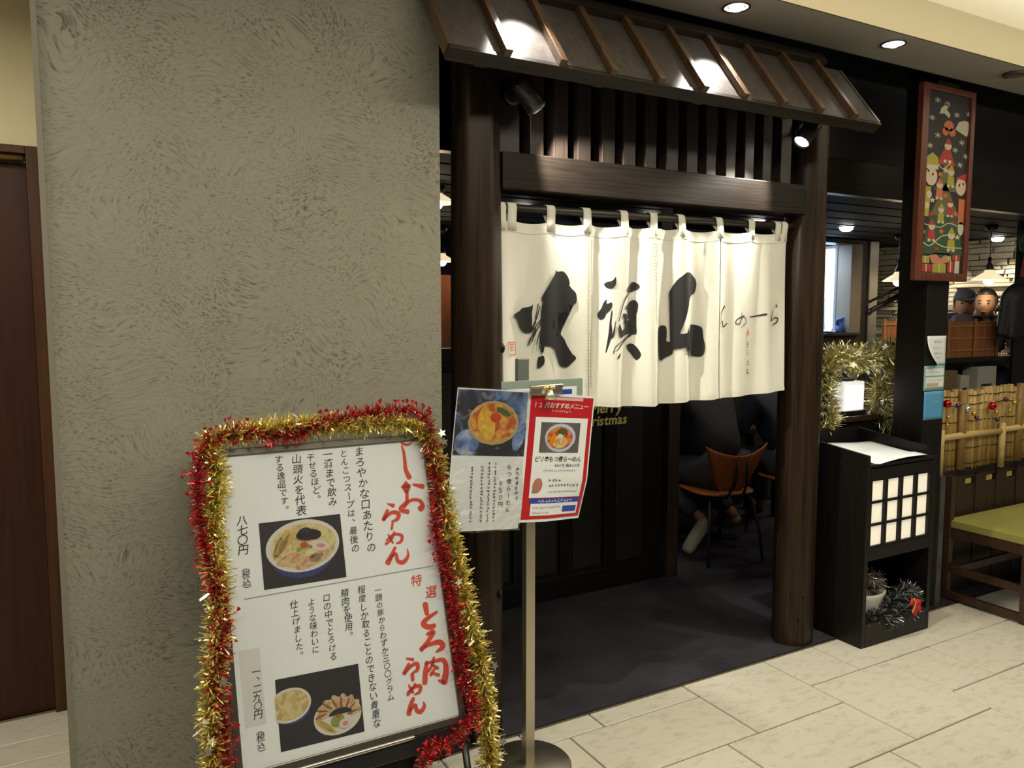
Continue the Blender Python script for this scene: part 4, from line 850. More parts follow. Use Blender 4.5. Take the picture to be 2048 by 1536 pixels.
for (u, v) in ((318, 105), (388, 120), (552, 165), (462, 190), (285, 245), (330, 370), (508, 395), (278, 458), (543, 498), (503, 572), (462, 462)): pf('snowflake_print', snow(u, v, 22), 0.0008, C_CRM)
pf('sleigh_print', [[(455, 300), (480, 240), (520, 220), (550, 225), (562, 265), (545, 345)]], 0.0008, C_CRM)
pf('deer_print', [[(345, 160), (385, 110), (400, 140), (385, 160), (415, 195), (405, 225), (370, 195), (335, 205)]], 0.0008, C_CRM)
pf('bow_print', [ellipse(408, 285, 36, 42), ellipse(385, 330, 24, 32), ellipse(435, 330, 24, 32)], 0.0008, C_ORG)
def figure(u, v, s, hat, coat):
    pf('figure_print', [[(u-22*s, v+30*s), (u+22*s, v+30*s), (u+28*s, v+105*s), (u-28*s, v+105*s)]], 0.0011, coat)
    pf('figure_print', [ellipse(u, v, 24*s, 28*s)], 0.0013, C_SKIN); pf('figure_print', [[(u-26*s, v-12*s), (u, v-62*s), (u+26*s, v-12*s)]], 0.0015, hat)
    pf('figure_print', [[(u-26*s, v+98*s), (u-6*s, v+98*s), (u-6*s, v+118*s), (u-26*s, v+118*s)], [(u+6*s, v+98*s), (u+26*s, v+98*s), (u+26*s, v+118*s), (u+6*s, v+118*s)]], 0.0013, C_CRM)
for (u, v, s, h, c) in ((408, 440, 1.1, C_RED, C_RED), (440, 640, 1.0, C_YEL, C_YEL), (360, 750, 0.95, C_ORG, C_ORG), (445, 890, 0.85, C_RED, C_RED), (380, 940, 0.9, C_YEL, C_YEL), (318, 1075, 1.0, C_RED, C_RED), (465, 1135, 1.1, C_YEL, C_YEL)): figure(u, v, s, h, c)
def pstar(u, v, r): return [(u + (r if k % 2 == 0 else r*.45)*math.sin(PI*k/5), v - (r if k % 2 == 0 else r*.45)*math.cos(PI*k/5)) for k in range(10)]
for (u, v, m) in ((360, 665, C_ORG), (400, 630, C_CRM), (405, 825, C_ORG), (312, 872, C_CRM), (470, 1030, C_RED), (388, 1108, C_ORG), (258, 1120, C_ORG), (360, 1245, C_RED), (510, 1145, C_CRM), (307, 980, C_RED), (488, 960, C_ORG)): pf('star_print', [pstar(u, v, 24)], 0.0017, m)
bd = B()
for pts in ([(265, 1060, 7), (310, 1070, 7), (380, 1075, 7), (440, 1040, 7), (520, 1060, 7)], [(255, 1200, 8), (310, 1225, 8), (385, 1150, 8), (440, 1130, 8)], [(350, 1200, 8), (400, 1225, 8), (460, 1232, 8), (545, 1230, 8)], [(340, 590, 7), (380, 620, 7), (430, 570, 7)]): ribbon(bd, pts, pfn(0.0019), 6)
stuff(bd.build('bead_chain_print', C_CRM, po, fixn=False))
# two large hatted figures at the picture's sides (generic)
pf('figure_print', [ellipse(298, 690, 42, 70)], 0.0012, C_SKIN); pf('figure_print', [[(255, 600), (345, 600), (340, 540), (300, 505), (262, 540)]], 0.0014, C_YEL); pf('figure_print', [[(255, 600), (345, 600), (345, 632), (255, 632)]], 0.0016, C_CRM)
pf('figure_print', [[(252, 770), (300, 770), (290, 1000), (250, 1000)]], 0.0012, C_YEL); pf('figure_print', [ellipse(272, 915, 22, 24), ellipse(288, 830, 18, 28)], 0.0014, C_CRM)
pf('figure_print', [ellipse(518, 740, 38, 72)], 0.0012, C_SKIN); pf('figure_print', [[(472, 680), (555, 630), (555, 690)]], 0.0014, C_RED); pf('figure_print', [[(505, 840), (555, 840), (550, 1040), (510, 1040)]], 0.0012, C_ORG); pf('figure_print', [ellipse(532, 1075, 22, 55)], 0.0012, C_CRM)
for (u, v) in ((275, 650), (307, 672), (505, 732), (535, 718)): pf('eye_print', [ellipse(u, v, 6, 11)], 0.0018, C_DK)
for (u, v, w, h, m) in ((282, 1335, 60, 56, C_YEL), (290, 1400, 84, 60, C_RED), (385, 1400, 100, 70, C_YEL), (470, 1385, 50, 90, C_RED), (518, 1385, 36, 100, C_CRM), (510, 1310, 60, 40, C_RED), (452, 1320, 40, 40, C_YEL)):
    pf('gift_print', [[(u-w/2, v-h/2), (u+w/2, v-h/2), (u+w/2, v+h/2), (u-w/2, v+h/2)]], 0.0010, m); pf('gift_ribbon_print', [[(u-4, v-h/2), (u+4, v-h/2), (u+4, v+h/2), (u-4, v+h/2)]], 0.0013, C_CRM)
# notices on the pillar
def notice(label, x0, x1, z0, z1, m, curl, lines, m2=M_GINK, extra=None):
    def fn(u, v):
        x = x0 + (x1-x0)*u; z = z1 + (z0-z1)*v; c = curl*max(0, (0.55-u)/0.55)*v*v
        return (x + c*0.6, 0.0335 - c, z)
    bd = B(); bd.grid(8, 8, fn); o = bd.build('notice', m, None, True, fixn=False); tag(o, label, 'notice'); rr = random.Random(int(x0*1000+z0*77))
    md = o.modifiers.new('solid', 'SOLIDIFY'); md.thickness = 0.0006; md.offset = -1
    for (v, a, b2, w) in lines:
        bd = B(); n = 26; pts = []
        for k in range(n):
            if rr.random() < 0.3: continue
            u = a + (b2-a)*k/n; ribbon(bd, [(u, v+rr.uniform(-.5,.5)*w, w*.16), (u+(b2-a)/n*0.7, v+rr.uniform(-.5,.5)*w, w*.16)], lambda s, t: (lambda q: (q[0], q[1]-0.0021, q[2]))(fn(s, t)), 1)
        stuff(bd.build('printed_line', m2, o, fixn=False))
    if extra:
        for ei, (u0, u1, v0, v1, mm) in enumerate(extra):
            flat('printed_block', [[(u0, v0), (u1, v0), (u1, v1), (u0, v1)]], lambda s, t, ei=ei: (lambda q: (q[0], q[1]-0.0007-.0004*ei, q[2]))(fn(s, t)), mm, o)
    return o
notice('curled white notice on the square pillar, topmost of three', 3.882, 4.045, 1.325, 1.478, M_WHITE, 0.05, [(.2, .35, .75, .09), (.42, .25, .8, .07), (.6, .25, .8, .07), (.75, .3, .8, .07)])
notice('pale green notice on the square pillar, middle of three', 3.868, 4.045, 1.190, 1.322, mat('notice_teal', (0.22,0.46,0.44), 0.4), 0.0, [(.27, .14, .85, .08), (.58, .18, .9, .08)], M_GINK, [(.08, .96, .12, .40, M_WHITE), (.08, .96, .46, .86, M_WHITE), (.14, .7, .70, .84, mat('notice_orange', (0.6,0.42,0.25), 0.5))])
notice('blue notice on the square pillar, lowest of three', 3.878, 4.048, 1.035, 1.186, mat('notice_blue', (0.10,0.35,0.62), 0.35), 0.0, [(.10, .2, .9, .05), (.36, .4, .75, .08)], mat('notice_pale', (0.5,0.65,0.75), 0.4))

# ------------------------------------------------------------------ reception stand with lit paper grid
rs = thing('reception_stand', 'black wooden reception stand with a glowing paper lattice window', 'reception stand', (3.47, 0.09, 0))
SX0, SX1, SY0, SY1, ST = 3.215, 3.735, -0.140, 0.315, 0.875
bd = B(); bd.box(SX0, SY0, 0.0, SX0+.025, SY1, ST); bd.build('side_panel', M_BLACKW, rs, bevel=.002)
bd = B(); bd.box(SX1-.025, SY0, 0.0, SX1, SY1, ST); bd.build('side_panel', M_BLACKW, rs, bevel=.002)
bd = B(); bd.box(SX0+.025, SY1-.02, 0.02, SX1-.025, SY1, ST); bd.build('back_panel', M_BLACKW, rs)
bd = B(); bd.box(SX0+.025, SY0+.004, 0.02, SX1-.025, SY1-.02, 0.045); bd.build('bottom_board', M_BLACKX, rs)
bd = B(); bd.box(SX0+.025, SY0, 0.0, SX1-.025, SY0+.02, 0.115); bd.build('plinth', M_BLACKX, rs, bevel=.002)
bd = B(); bd.box(SX0+.025, SY0+.01, 0.425, SX1-.025, SY1-.02, 0.445); bd.build('shelf', M_BLACKX, rs)
bd = B(); bd.box(SX0+.025, SY0, 0.815, SX1-.025, SY0+.022, 0.868); bd.build('top_rail', M_BLACKX, rs, bevel=.002)
bd = B(); bd.box(SX0+.025, SY0, 0.425, SX1-.025, SY0+.022, 0.482); bd.build('mid_rail', M_BLACKX, rs, bevel=.002)
bd = B(); bd.box(SX0, SY0, ST, SX1, SY1, ST+.012); bd.build('top_board', M_BLACKX, rs)
# sloping tray rim on top
for nm, q in (('tray_side', (SX0, SY0, SX0+.016, SY1)), ('tray_side', (SX1-.016, SY0+.04, SX1, SY1))):
    bd = B(); x0, y0, x1, y1 = q
    bd.add([(x0,y0,ST+.01),(x1,y0,ST+.01),(x1,y1,ST+.01),(x0,y1,ST+.01),(x0,y0,ST+.058),(x1,y0,ST+.058),(x1,y1,ST+.105),(x0,y1,ST+.105)], [(0,3,2,1),(4,5,6,7),(0,1,5,4),(1,2,6,5),(2,3,7,6),(3,0,4,7)])
    bd.build(nm, M_BLACKW, rs, bevel=.002)
bd = B(); bd.box(SX0+.016, SY1-.016, ST+.01, SX1-.016, SY1, ST+.105); bd.build('tray_back', M_BLACKX, rs, bevel=.002)
M_SHOJI = mat('shoji_paper', (0.80, 0.76, 0.64), 0.8, emit=(1.0, 0.90, 0.70), es=0.5, var=0.05)
gx = [SX0+.030 + k*(SX1-SX0-.060)/4 for k in range(5)]; gz = [0.488 + k*0.1085 for k in range(4)]
for i in range(4):
    for j in range(3):
        bd = B(); bd.box(gx[i]+.004, SY0+.016, gz[j]+.003, gx[i+1]-.004, SY0+.020, gz[j+1]-.003); bd.build('paper_pane', M_SHOJI, rs)
for i in range(5):
    bd = B(); bd.box(gx[i]-.0115, SY0+.002, gz[0]-.004, gx[i]+.009, SY0+.016, gz[3]+.004); bd.build('lattice_bar', M_BLACKW, rs)
for j in range(4):
    bd = B(); bd.box(gx[0], SY0+.005, gz[j]-.006, gx[4], SY0+.0155, gz[j]+.006); bd.build('lattice_bar', M_BLACKX, rs)
def fn(u, v):
    x = SX0+.10 + 0.385*u + 0.03*v; y = -0.135 + 0.36*v; return (x - 0.03*(1-v), y, ST+.016 + 0.010*math.sin(3*u+2*v) + 0.030*v + (0.014*(u-.5) if v < .3 else 0))
bd = B(); bd.grid(10, 10, fn); o = bd.build('paper_sheet', M_WHITE, None, True, fixn=False); md = o.modifiers.new('solid', 'SOLIDIFY'); md.thickness = 0.0008; md.offset = 1
tag(o, 'loose white paper sheet lying in the tray of the reception stand', 'paper')
# decorations in the open foot of the stand
def ring(cx, cy, cz, rx, ry, n=24, a0=0, a1=2*PI, dz=0.0): return [(cx + rx*math.cos(a0+(a1-a0)*k/n), cy + ry*math.sin(a0+(a1-a0)*k/n), cz + dz*math.sin(3*2*PI*k/n)) for k in range(n+1)]
t = thing('silver_tinsel_garland', 'black and silver tinsel heaped in the foot of the reception stand', 'garland', (3.5, -0.08, 0.05))
pth = [(3.27, -0.09, 0.09), (3.33, -0.10, 0.13), (3.40, -0.115, 0.12), (3.46, -0.115, 0.17), (3.52, -0.11, 0.20), (3.58, -0.11, 0.215), (3.64, -0.108, 0.195), (3.67, -0.10, 0.15), (3.62, -0.118, 0.11), (3.54, -0.12, 0.12), (3.47, -0.118, 0.10), (3.38, -0.11, 0.08)]
pth = catmull(pth, 5)
stuff(strands(pth, 3600, 0.046, 0.0030, 31, .12).build('dark_strands', M_DTIN, t, fixn=False)); stuff(strands(pth, 1100, 0.055, 0.0026, 32, .12).build('silver_strands', M_SILV, t, fixn=False))
bd = B(); bd.tube(pth, 0.004, 5); bd.build('wire', M_DTIN, t, True)
t = thing('brown_tinsel_garland', 'brown and gold tinsel at the back of the stand foot', 'garland', (3.45, 0.10, 0.045))
pth = catmull([(3.27, -0.02, 0.30), (3.34, -0.02, 0.305), (3.42, -0.02, 0.29), (3.49, -0.02, 0.25), (3.48, -0.02, 0.20), (3.40, 0.01, 0.24), (3.3, 0.03, 0.24), (3.28, 0.05, 0.12), (3.4, 0.05, 0.09)], 5)
stuff(strands(pth, 1800, 0.05, 0.0032, 33, .12).build('dark_strands', mat('brown_tinsel', (0.20,0.11,0.05), 0.4, 0.3), t, fixn=False)); stuff(strands(pth, 900, 0.058, 0.0026, 34, .12).build('silver_strands', M_SILV, t, fixn=False))
bd = B(); bd.tube(pth, 0.004, 5); bd.build('wire', M_DTIN, t, True)
t = thing('white_bowl', 'white oval bowl sunk in the tinsel in the foot of the stand', 'bowl', (3.36, -0.035, 0.047))
M_CER = mat('white_ceramic', (0.62, 0.62, 0.58), 0.3)
def orow(rx, ry, z): return [(3.385 + 1.12*rx*math.cos(2*PI*k/28), -0.035 + ry*math.sin(2*PI*k/28), z + (.02 if z > .1 else 0)) for k in range(28)]
bd = B(); R5 = [orow(.05, .035, .047), orow(.075, .05, .12), orow(.098, .065, .185), orow(.104, .07, .20), orow(.098, .064, .205), orow(.088, .056, .195), orow(.07, .045, .15)]
bd.v = [p for r in R5 for p in r]; bd.f = [(i*28+k, i*28+(k+1) % 28, (i+1)*28+(k+1) % 28, (i+1)*28+k) for i in range(6) for k in range(28)] + [tuple(range(27, -1, -1))]
bd.build('bowl_body', M_CER, t, True)
bd = B(); bd.v = orow(.069, .044, .15); bd.f = [tuple(range(28))]; bd.build('bowl_inside', mat('bowl_grey', (0.10,0.11,0.11), 0.5), t)
t = thing('red_bow', 'small red felt bow with gold edging on the silver tinsel', 'bow', (3.575, -0.165, 0.12))
M_FELT = mat('red_felt', (0.55, 0.012, 0.015), 0.7)
for (dx, dz, rx, rz, ro) in ((-.018, .045, .022, .016, .5), (.022, .035, .026, .016, -.2), (.0, .0, .018, .03, 0.0), (.03, .005, .014, .02, .4)):
    bd = B(); bd.prism(ellipse(3.575+dx, 0.135+dz, rx, rz, ro, 14), lambda u, v, d: (u, -0.168+d, v), -0.004, 0.004); bd.build('bow_loop', M_FELT, t, True)
bd = B(); bd.tube([(3.553, -0.174, 0.20), (3.566, -0.177, 0.18), (3.556, -0.176, 0.155), (3.545, -0.174, 0.13)], 0.004, 8); bd.build('gold_edging', M_GOLD, t, True)

# ------------------------------------------------------------------ counter behind the stand: lantern, garland
ct = thing('side_counter', 'dark counter behind the reception stand carrying the square lantern', 'counter', (3.75, 0.55, 0))
bd = B(); bd.box(3.70, 0.345, 0.0, 4.45, 0.60, 1.005); bd.build('body', M_BLACKX, ct)
bd = B(); bd.box(3.50, 0.322, 1.005, 4.50, 0.62, 1.035); bd.build('top', wood('counter_top', (0.03,0.018,0.012), (0.055,0.03,0.02), 0, 0.25, 60), ct, bevel=.003)
la = thing('square_lantern', 'small glowing white acrylic lantern on the dark counter', 'lantern', (3.735, 0.40, 1.035))
bd = B(); bd.box(3.655, 0.352, 1.060, 3.830, 0.46, 1.222); bd.build('acrylic_shade', mat('lantern_shell', (0.85,0.85,0.85), 0.3, emit=(1.0,0.99,0.95), es=0.5), la, bevel=.006)
bd = B(); bd.box(3.672, 0.3505, 1.068, 3.815, 0.3515, 1.198); bd.build('glow_panel', mat('lantern_glow', (1,1,1), 0.5, emit=(1.0,0.99,0.94), es=2.2), la)
bd = B(); bd.box(3.645, 0.345, 1.035, 3.84, 0.47, 1.060); bd.build('base', M_BLACKX, la, bevel=.002)
bd = B(); bd.box(3.71, 0.38, 1.222, 3.775, 0.43, 1.236); bd.build('top_knob', M_BLACKM, la)
bd = B(); bd.prism(ellipse(3.755, 1.262, 0.048, 0.026, 0.15, 20), lambda u, v, d: (u, 0.365+d, v), -0.0012, 0.0012); tag(bd.build('gold_tag', M_PALEG), 'oval gold foil tag above the glowing lantern', 'tag')
fr = thing('garland_arch', 'dark wooden arch on the counter wrapped in gold tinsel', 'arch', (3.8, 0.40, 1.035))
for q in ((3.485, 3.515), (4.05, 4.08)):
    bd = B(); bd.box(q[0], 0.375, 1.035, q[1], 0.405, 1.36); bd.build('upright', M_BLACKW, fr)
bd = B(); bd.box(3.485, 0.375, 1.33, 4.08, 0.405, 1.36); bd.build('cross_bar', M_BLACKX, fr)
ga = thing('gold_star_garland', 'bushy gold tinsel garland with stars draped around the square lantern', 'garland', (3.8, 0.36, 1.2))
gpth = catmull([(u/1000.0, 0.352, v/1000.0) for u, v in GARL], 6)
stuff(strands(gpth, 3400, 0.080, 0.0065, 41, .3).build('tinsel', M_PALEG, ga, fixn=False)); stuff(strands(gpth, 900, 0.088, 0.008, 42, .3).build('foil_strips', M_GOLD, ga, fixn=False))
bd = B(); bd.tube(gpth, 0.003, 5); bd.build('wire', M_GOLD, ga, True)
rr = random.Random(9)
for k in range(60):
    p = Vector(gpth[rr.randrange(len(gpth))]) + Vector((rr.uniform(-.05,.05), -0.05+rr.uniform(-.02,.0), rr.uniform(-.05,.05)))
    inst(STAR_ME, 'star', p, ga, (rr.uniform(-.7,.7), rr.uniform(-3,3), rr.uniform(-.7,.7)), rr.uniform(1.3, 2.0))

# ------------------------------------------------------------------ bamboo fence with bauble garland
fe = thing('bamboo_fence', 'yellow bamboo fence panel tied with black cord behind the bench', 'fence', (4.9, 0.12, 0.70))
M_BAM = wood('bamboo', (0.30, 0.19, 0.05), (0.52, 0.36, 0.12), 2, 0.45, 26, 0.2); M_BAMD = wood('bamboo_dark', (0.17, 0.10, 0.03), (0.34, 0.22, 0.07), 2, 0.5, 26, 0.2)
M_BAMR = wood('bamboo_rail', (0.42, 0.30, 0.11), (0.60, 0.46, 0.20), 0, 0.4, 26, 0.1); M_CORD = mat('black_cord', (0.01,0.009,0.008), 0.8)
rr = random.Random(2); x = 4.125; k = 0
while x < 5.75:
    w = rr.uniform(0.030, 0.042); r = w/2; z0 = 0.715+rr.uniform(-.008,.008); z1 = 1.168+rr.uniform(-.012,.012)
    bd = B(); bd.tube([(x+r, 0.12, z0), (x+r, 0.12, (z0+z1)/2-.012), (x+r, 0.12, (z0+z1)/2), (x+r, 0.12, (z0+z1)/2+.012), (x+r, 0.12, z1)], [r, r, r*1.07, r, r*.97], 10)
    bd.build('bamboo_cane', M_BAMD if k % 4 == 2 else M_BAM, fe, True); x += w; k += 1
for z in (0.745, 0.835, 0.99, 1.085, 1.135):
    bd = B(); bd.tube([(4.12+i*.04, 0.102+0.002*(i % 2), z+0.003*math.sin(i*1.3)) for i in range(42)], 0.0022, 5); bd.build('cord', M_CORD, fe, True)
for (a, b2, dz) in ((4.12, 4.715, 0.0), (4.70, 5.75, 0.006)):
    bd = B(); bd.tube([(a, 0.088, 0.913+dz), ((a+b2)/2, 0.088, 0.916+dz), (b2, 0.088, 0.911+dz)], [0.017, .019, 0.017], 12); bd.build('bamboo_rail', M_BAMR, fe, True)
for x in (4.125, 4.715, 5.3):
    bd = B(); bd.tube([(x, 0.085, 0.70), (x, 0.085, 0.96)], 0.019, 12); bd.build('bamboo_upright', M_BAMR, fe, True)
for x in (4.33, 4.9, 5.1):
    bd = B(); bd.tube([(x, 0.098, 0.72), (x, 0.098, 1.165)], 0.026, 12); bd.build('bamboo_upright', M_BAMD, fe, True)
bg2 = thing('bauble_garland', 'string of christmas baubles hung along the bamboo fence', 'garland', (4.6, 0.07, 1.08))
BALLS = [(4.145,1.105,.022,'red'),(4.245,1.088,.014,'violet'),(4.335,1.065,.020,'silver'),(4.40,1.035,.014,'gold'),(4.425,1.01,.012,'violet'),(4.575,1.068,.023,'red'),(4.62,1.03,.013,'gold'),(4.635,0.985,.013,'violet'),(4.71,1.098,.014,'brown'),(4.80,1.075,.015,'gold'),(4.755,1.03,.012,'gold'),(4.94,1.08,.023,'red'),(4.925,1.02,.014,'silver'),(4.965,1.03,.014,'silver'),(4.16,1.03,.012,'gold'),(4.155,0.985,.011,'gold'),(5.1,1.06,.02,'silver'),(5.25,1.08,.022,'red')]
BC = dict(red=(0.5,0.012,0.02), violet=(0.10,0.06,0.20), silver=(0.6,0.6,0.62), gold=(0.62,0.44,0.08), brown=(0.16,0.06,0.03))
for (x, z, r, c) in BALLS:
    bd = B(); bd.sphere((x, 0.072, z), r, r, r, 14, 10); o = bd.build('bauble', mat('bauble_'+c, BC[c], 0.18, 0.75), bg2, True)
    bd = B(); bd.lathe([(r*.3, 0), (r*.3, r*.3)], (x, 0.072, z+r*.93), 10); bd.build('cap', M_GOLD, o, True)
bd = B(); bd.tube(catmull([(4.13, 0.075, 1.13), (4.3, 0.075, 1.10), (4.45, 0.075, 1.05), (4.6, 0.075, 1.09), (4.72, 0.075, 1.12), (4.85, 0.075, 1.09), (4.95, 0.075, 1.11), (5.25, 0.075, 1.11)], 6), 0.0018, 5); bd.build('string', M_GOLD, bg2, True)
# dark boarded dado below the fence with small slots
dd = thing('boarded_dado', 'dark boarded panel with small slots below the bamboo fence', 'panel', (4.9, 0.14, 0))
x = 4.11; k = 0
while x < 5.7:
    w = 0.105
    if k % 2 == 0:
        bd = B(); bd.box(x, 0.115, 0.0, x+w-.004, 0.15, 0.72)
    else:
        bd = B(); bd.box(x, 0.12, 0.0, x+w-.004, 0.145, 0.615); bd.box(x, 0.12, 0.655, x+w-.004, 0.145, 0.72)
    if k % 2:
        pg = B(); pg.box(x+.02, 0.124, 0.618, x+.075, 0.150, 0.652); pg.build('peg', M_BAMR, dd, bevel=.003)
    bd.build('board', wood('dado_wood', (0.020,0.012,0.007), (0.050,0.030,0.017), 2, 0.5, 50), dd); x += w; k += 1
bd = B(); bd.box(4.11, 0.105, 0.685, 5.7, 0.118, 0.72); bd.build('cap_rail', M_DARKX, dd)
# ------------------------------------------------------------------ bench
be = thing('bench', 'low dark wooden bench with a green cushion in front of the bamboo fence', 'bench', (4.75, -0.15, 0))
M_BEN = wood('bench_wood', (0.030, 0.014, 0.008), (0.065, 0.032, 0.018), 2, 0.4, 60)
for (x, y) in ((4.195, 0.05), (4.195, -0.37), (5.4, 0.05), (5.4, -0.37)):
    bd = B(); bd.box(x, y, 0.0, x+.035, y+.04, 0.405 if y < 0 else 0.70); bd.build('leg', M_BEN, be, bevel=.003)
for x in (4.198, 5.403):
    for z in (0.012, 0.16):
        bd = B(); bd.box(x, -0.33, z, x+.028, 0.05, z+.04); bd.build('side_rail', M_BEN, be, bevel=.002)
for y in (-0.36, 0.03):
    bd = B(); bd.box(4.23, y, 0.36, 5.4, y+.03, 0.405); bd.build('seat_rail', M_BEN, be)
bd = B(); bd.box(4.20, -0.37, 0.360, 4.23, 0.09, 0.405); bd.build('seat_rail', M_BEN, be)
bd = B(); bd.box(4.205, -0.365, 0.402, 5.43, 0.085, 0.414); bd.build('seat_board', M_BEN, be)
bd = B(); bd.box(4.24, 0.012, 0.16, 5.4, 0.032, 0.20); bd.build('rear_stretcher', M_BEN, be)
def cush(u, v):
    x = 4.203 + 1.235*u; y = -0.372 + 0.455*v; e = min(u*1.235, (1-u)*1.235, v*.455, (1-v)*.455)
    return (x, y, 0.452 + 0.010*min(1, e/0.05) - 0.004*math.exp(-((x-4.72)/0.012)**2))
bd = B(); bd.grid(40, 14, cush)
ed = [(4.203, -0.372), (5.438, -0.372), (5.438, 0.083), (4.203, 0.083)]
bd.add([(x, y, 0.414) for x, y in ed] + [(x, y, 0.4525) for x, y in ed], [(0,1,5,4), (1,2,6,5), (2,3,7,6), (3,0,4,7), (3,2,1,0)])
bd.build('cushion', mat('green_cloth', (0.27, 0.25, 0.062), 0.85, var=0.08, vscale=30, bump=.1, bscale=300), be, bevel=0.004)

# ================================================================== INSIDE THE RESTAURANT
# ------------------------------------------------------------------ low panelled partition with pillar
pa = thing('panelled_partition', 'low black panelled partition inside the entrance', 'partition', (2.1, 1.15, 0))
bd = B(); bd.box(1.12, 1.135, 0.0, 3.06, 1.19, 1.42); bd.build('core', M_BLACKW, pa)
bd = B(); bd.box(1.12, 1.115, 0.0, 3.06, 1.135, 0.13); bd.build('base_board', M_BLACKX, pa, bevel=.003)
bd = B(); bd.box(1.12, 1.115, 1.32, 3.06, 1.135, 1.42); bd.build('top_rail', M_BLACKX, pa, bevel=.003)
for k in range(6):
    x = 1.12 + k*0.3; bd = B(); bd.box(x, 1.118, 0.13, x+.07, 1.135, 1.32); bd.build('stile', M_BLACKW, pa, bevel=.002)
    bd = B(); bd.box(x+.09, 1.128, 0.15, x+.28, 1.136, 1.30); bd.build('panel', mat('panel_dark', (0.016,0.014,0.012), 0.4), pa, bevel=.002)
bd = B(); bd.box(3.065, 1.09, 0.0, 3.15, 1.19, 2.235)
tag(bd.build('partition_pillar', M_DARKZ, None, bevel=.003), 'brown square pillar at the right end of the black partition', 'pillar')
mc = thing('merry_christmas_sign', 'glittery gold Merry Christmas cut-out sign on the black partition', 'sign', (2.6, 1.11, 1.0))
for (txt, x1, z, size, sh) in (('Merry', 2.735, 1.035, 0.085, .15), ('Christmas', 2.768, 0.965, 0.080, .15)):
    bd = B(); wds = []
    for ch in txt:
        vs, fs = glyph(ch, 0.02); wds.append((max(v[0] for v in vs) - min(v[0] for v in vs) + 0.05)*size)
    x = x1 - sum(wds)
    for ch, w in zip(txt, wds):
        o2 = B(); put_glyph(o2, ch, lambda u, v: (u, 1.112, v), x, z, size, 0.02, sh, latin=True); x += w
        bd.add(o2.v, o2.f)
    o = bd.build('lettering', mat('glitter_gold', (0.95,0.80,0.30), .4, .25), mc, fixn=False); md = o.modifiers.new('solid', 'SOLIDIFY'); md.thickness = 0.004
for (dx, dz, ro) in ((0, 0, .7), (.02, -.012, -.2), (.008, .02, 1.5)):
    bd = B(); bd.prism(ellipse(2.755+dx, 1.075+dz, 0.024, 0.010, ro, 12), lambda u, v, d: (u, 1.106+d, v), -.002, .002); bd.build('holly_leaf', mat('holly', (0.02,0.16,0.04), 0.4), mc)

# ------------------------------------------------------------------ chairs
M_PLY = wood('plywood', (0.30, 0.085, 0.022), (0.42, 0.13, 0.035), 2, 0.35, 30, 0.05)
def make_chair(label, x, y, ang):
    t = thing('dining_chair', label, 'chair', (x, y, 0), 'plywood chairs at the dining table'); R = Matrix.Translation((x, y, 0)) @ Matrix.Rotation(ang, 4, 'Z')
    def T(bd): bd.v = [tuple(R @ Vector(v)) for v in bd.v]; return bd
    def bk(u, v):
        s = 2*u-1; hw = 0.085 + 0.145*v**0.75; zt = 0.705 + 0.065*s*s
        return (s*hw, -0.215 - 0.05*v + 0.05*s*s, 0.475 + (zt-0.475)*v)
    bd = B(); bd.grid(16, 12, bk); o = T(bd).build('backrest', M_PLY, t, True, fixn=False); md = o.modifiers.new('solid', 'SOLIDIFY'); md.thickness = 0.011; md.offset = 0
    def st(u, v):
        a = 2*PI*u; r = v; ex = 0.21*abs(math.cos(a))**0.6*math.copysign(1, math.cos(a)); ey = 0.205*abs(math.sin(a))**0.6*math.copysign(1, math.sin(a))
        return (ex*r, 0.0+ey*r, 0.448 - 0.012*(1-r*r))
    bd = B(); bd.grid(32, 6, st); o = T(bd).build('seat', M_PLY, t, True, fixn=False); md = o.modifiers.new('solid', 'SOLIDIFY'); md.thickness = 0.013; md.offset = 0
    for s in (-1, 1):
        bd = B(); bd.tube([(s*.035, -0.282, 0.67), (s*.045, -0.262, 0.52), (s*.06, -0.20, 0.425), (s*.08, -0.05, 0.425), (s*.09, 0.1, 0.425)], 0.0085, 8); T(bd).build('back_upright', M_BLACKM, t, True)
        for (yy, k) in ((-1, 1.0), (1, 1.0)):
            bd = B(); bd.tube([(s*.10, yy*.10, 0.43), (s*.16, yy*.17, 0.40), (s*.19, yy*.21, 0.20), (s*.205, yy*.235, 0.0)], 0.0095, 8); T(bd).build('leg', M_BLACKM, t, True)
    return t
make_chair('plywood dining chair with black legs, a seated person in dark jacket on it', 3.66, 1.31, -0.16)
make_chair('plywood dining chair of the navy-coated diner behind the right log post', 4.42, 1.34, 0.0)
tb = thing('dining_table', 'brown dining table in front of the seated diners', 'table', (3.95, 2.0, 0))
bd = B(); bd.box(3.15, 1.72, 0.70, 4.85, 2.16, 0.735); bd.build('table_top', wood('table_wood', (0.10,0.04,0.018), (0.17,0.07,0.03), 0, 0.3, 40), tb, bevel=.004)
for (x, y) in ((3.2, 1.78), (4.75, 1.78), (3.2, 2.07), (4.75, 2.07)):
    bd = B(); bd.box(x, y, 0, x+.05, y+.05, 0.70); bd.build('leg', M_BLACKW, tb)
for (x, y, lab) in ((3.70, 1.85, 'white noodle bowl on the dining table left of the seated person'), (4.3, 1.9, 'white noodle bowl on the dining table in front of the navy coat')):
    t = thing('noodle_bowl', lab, 'bowl', (x, y, 0.735), 'bowls on the dining table'); bd = B(); bd.lathe([(0.0, 0.0), (.04, 0.0), (.045, .01), (.09, .06), (.1, .08), (.094, .08), (.085, .062), (0.0, .055)], (x, y, 0.735), 24); bd.build('bowl_body', M_CER, t, True)
    bd = B(); bd.tube([(x-.09, y-.06, 0.82), (x+.10, y-.03, 0.822)], 0.003, 6); bd.build('chopstick', M_DARKX, t)
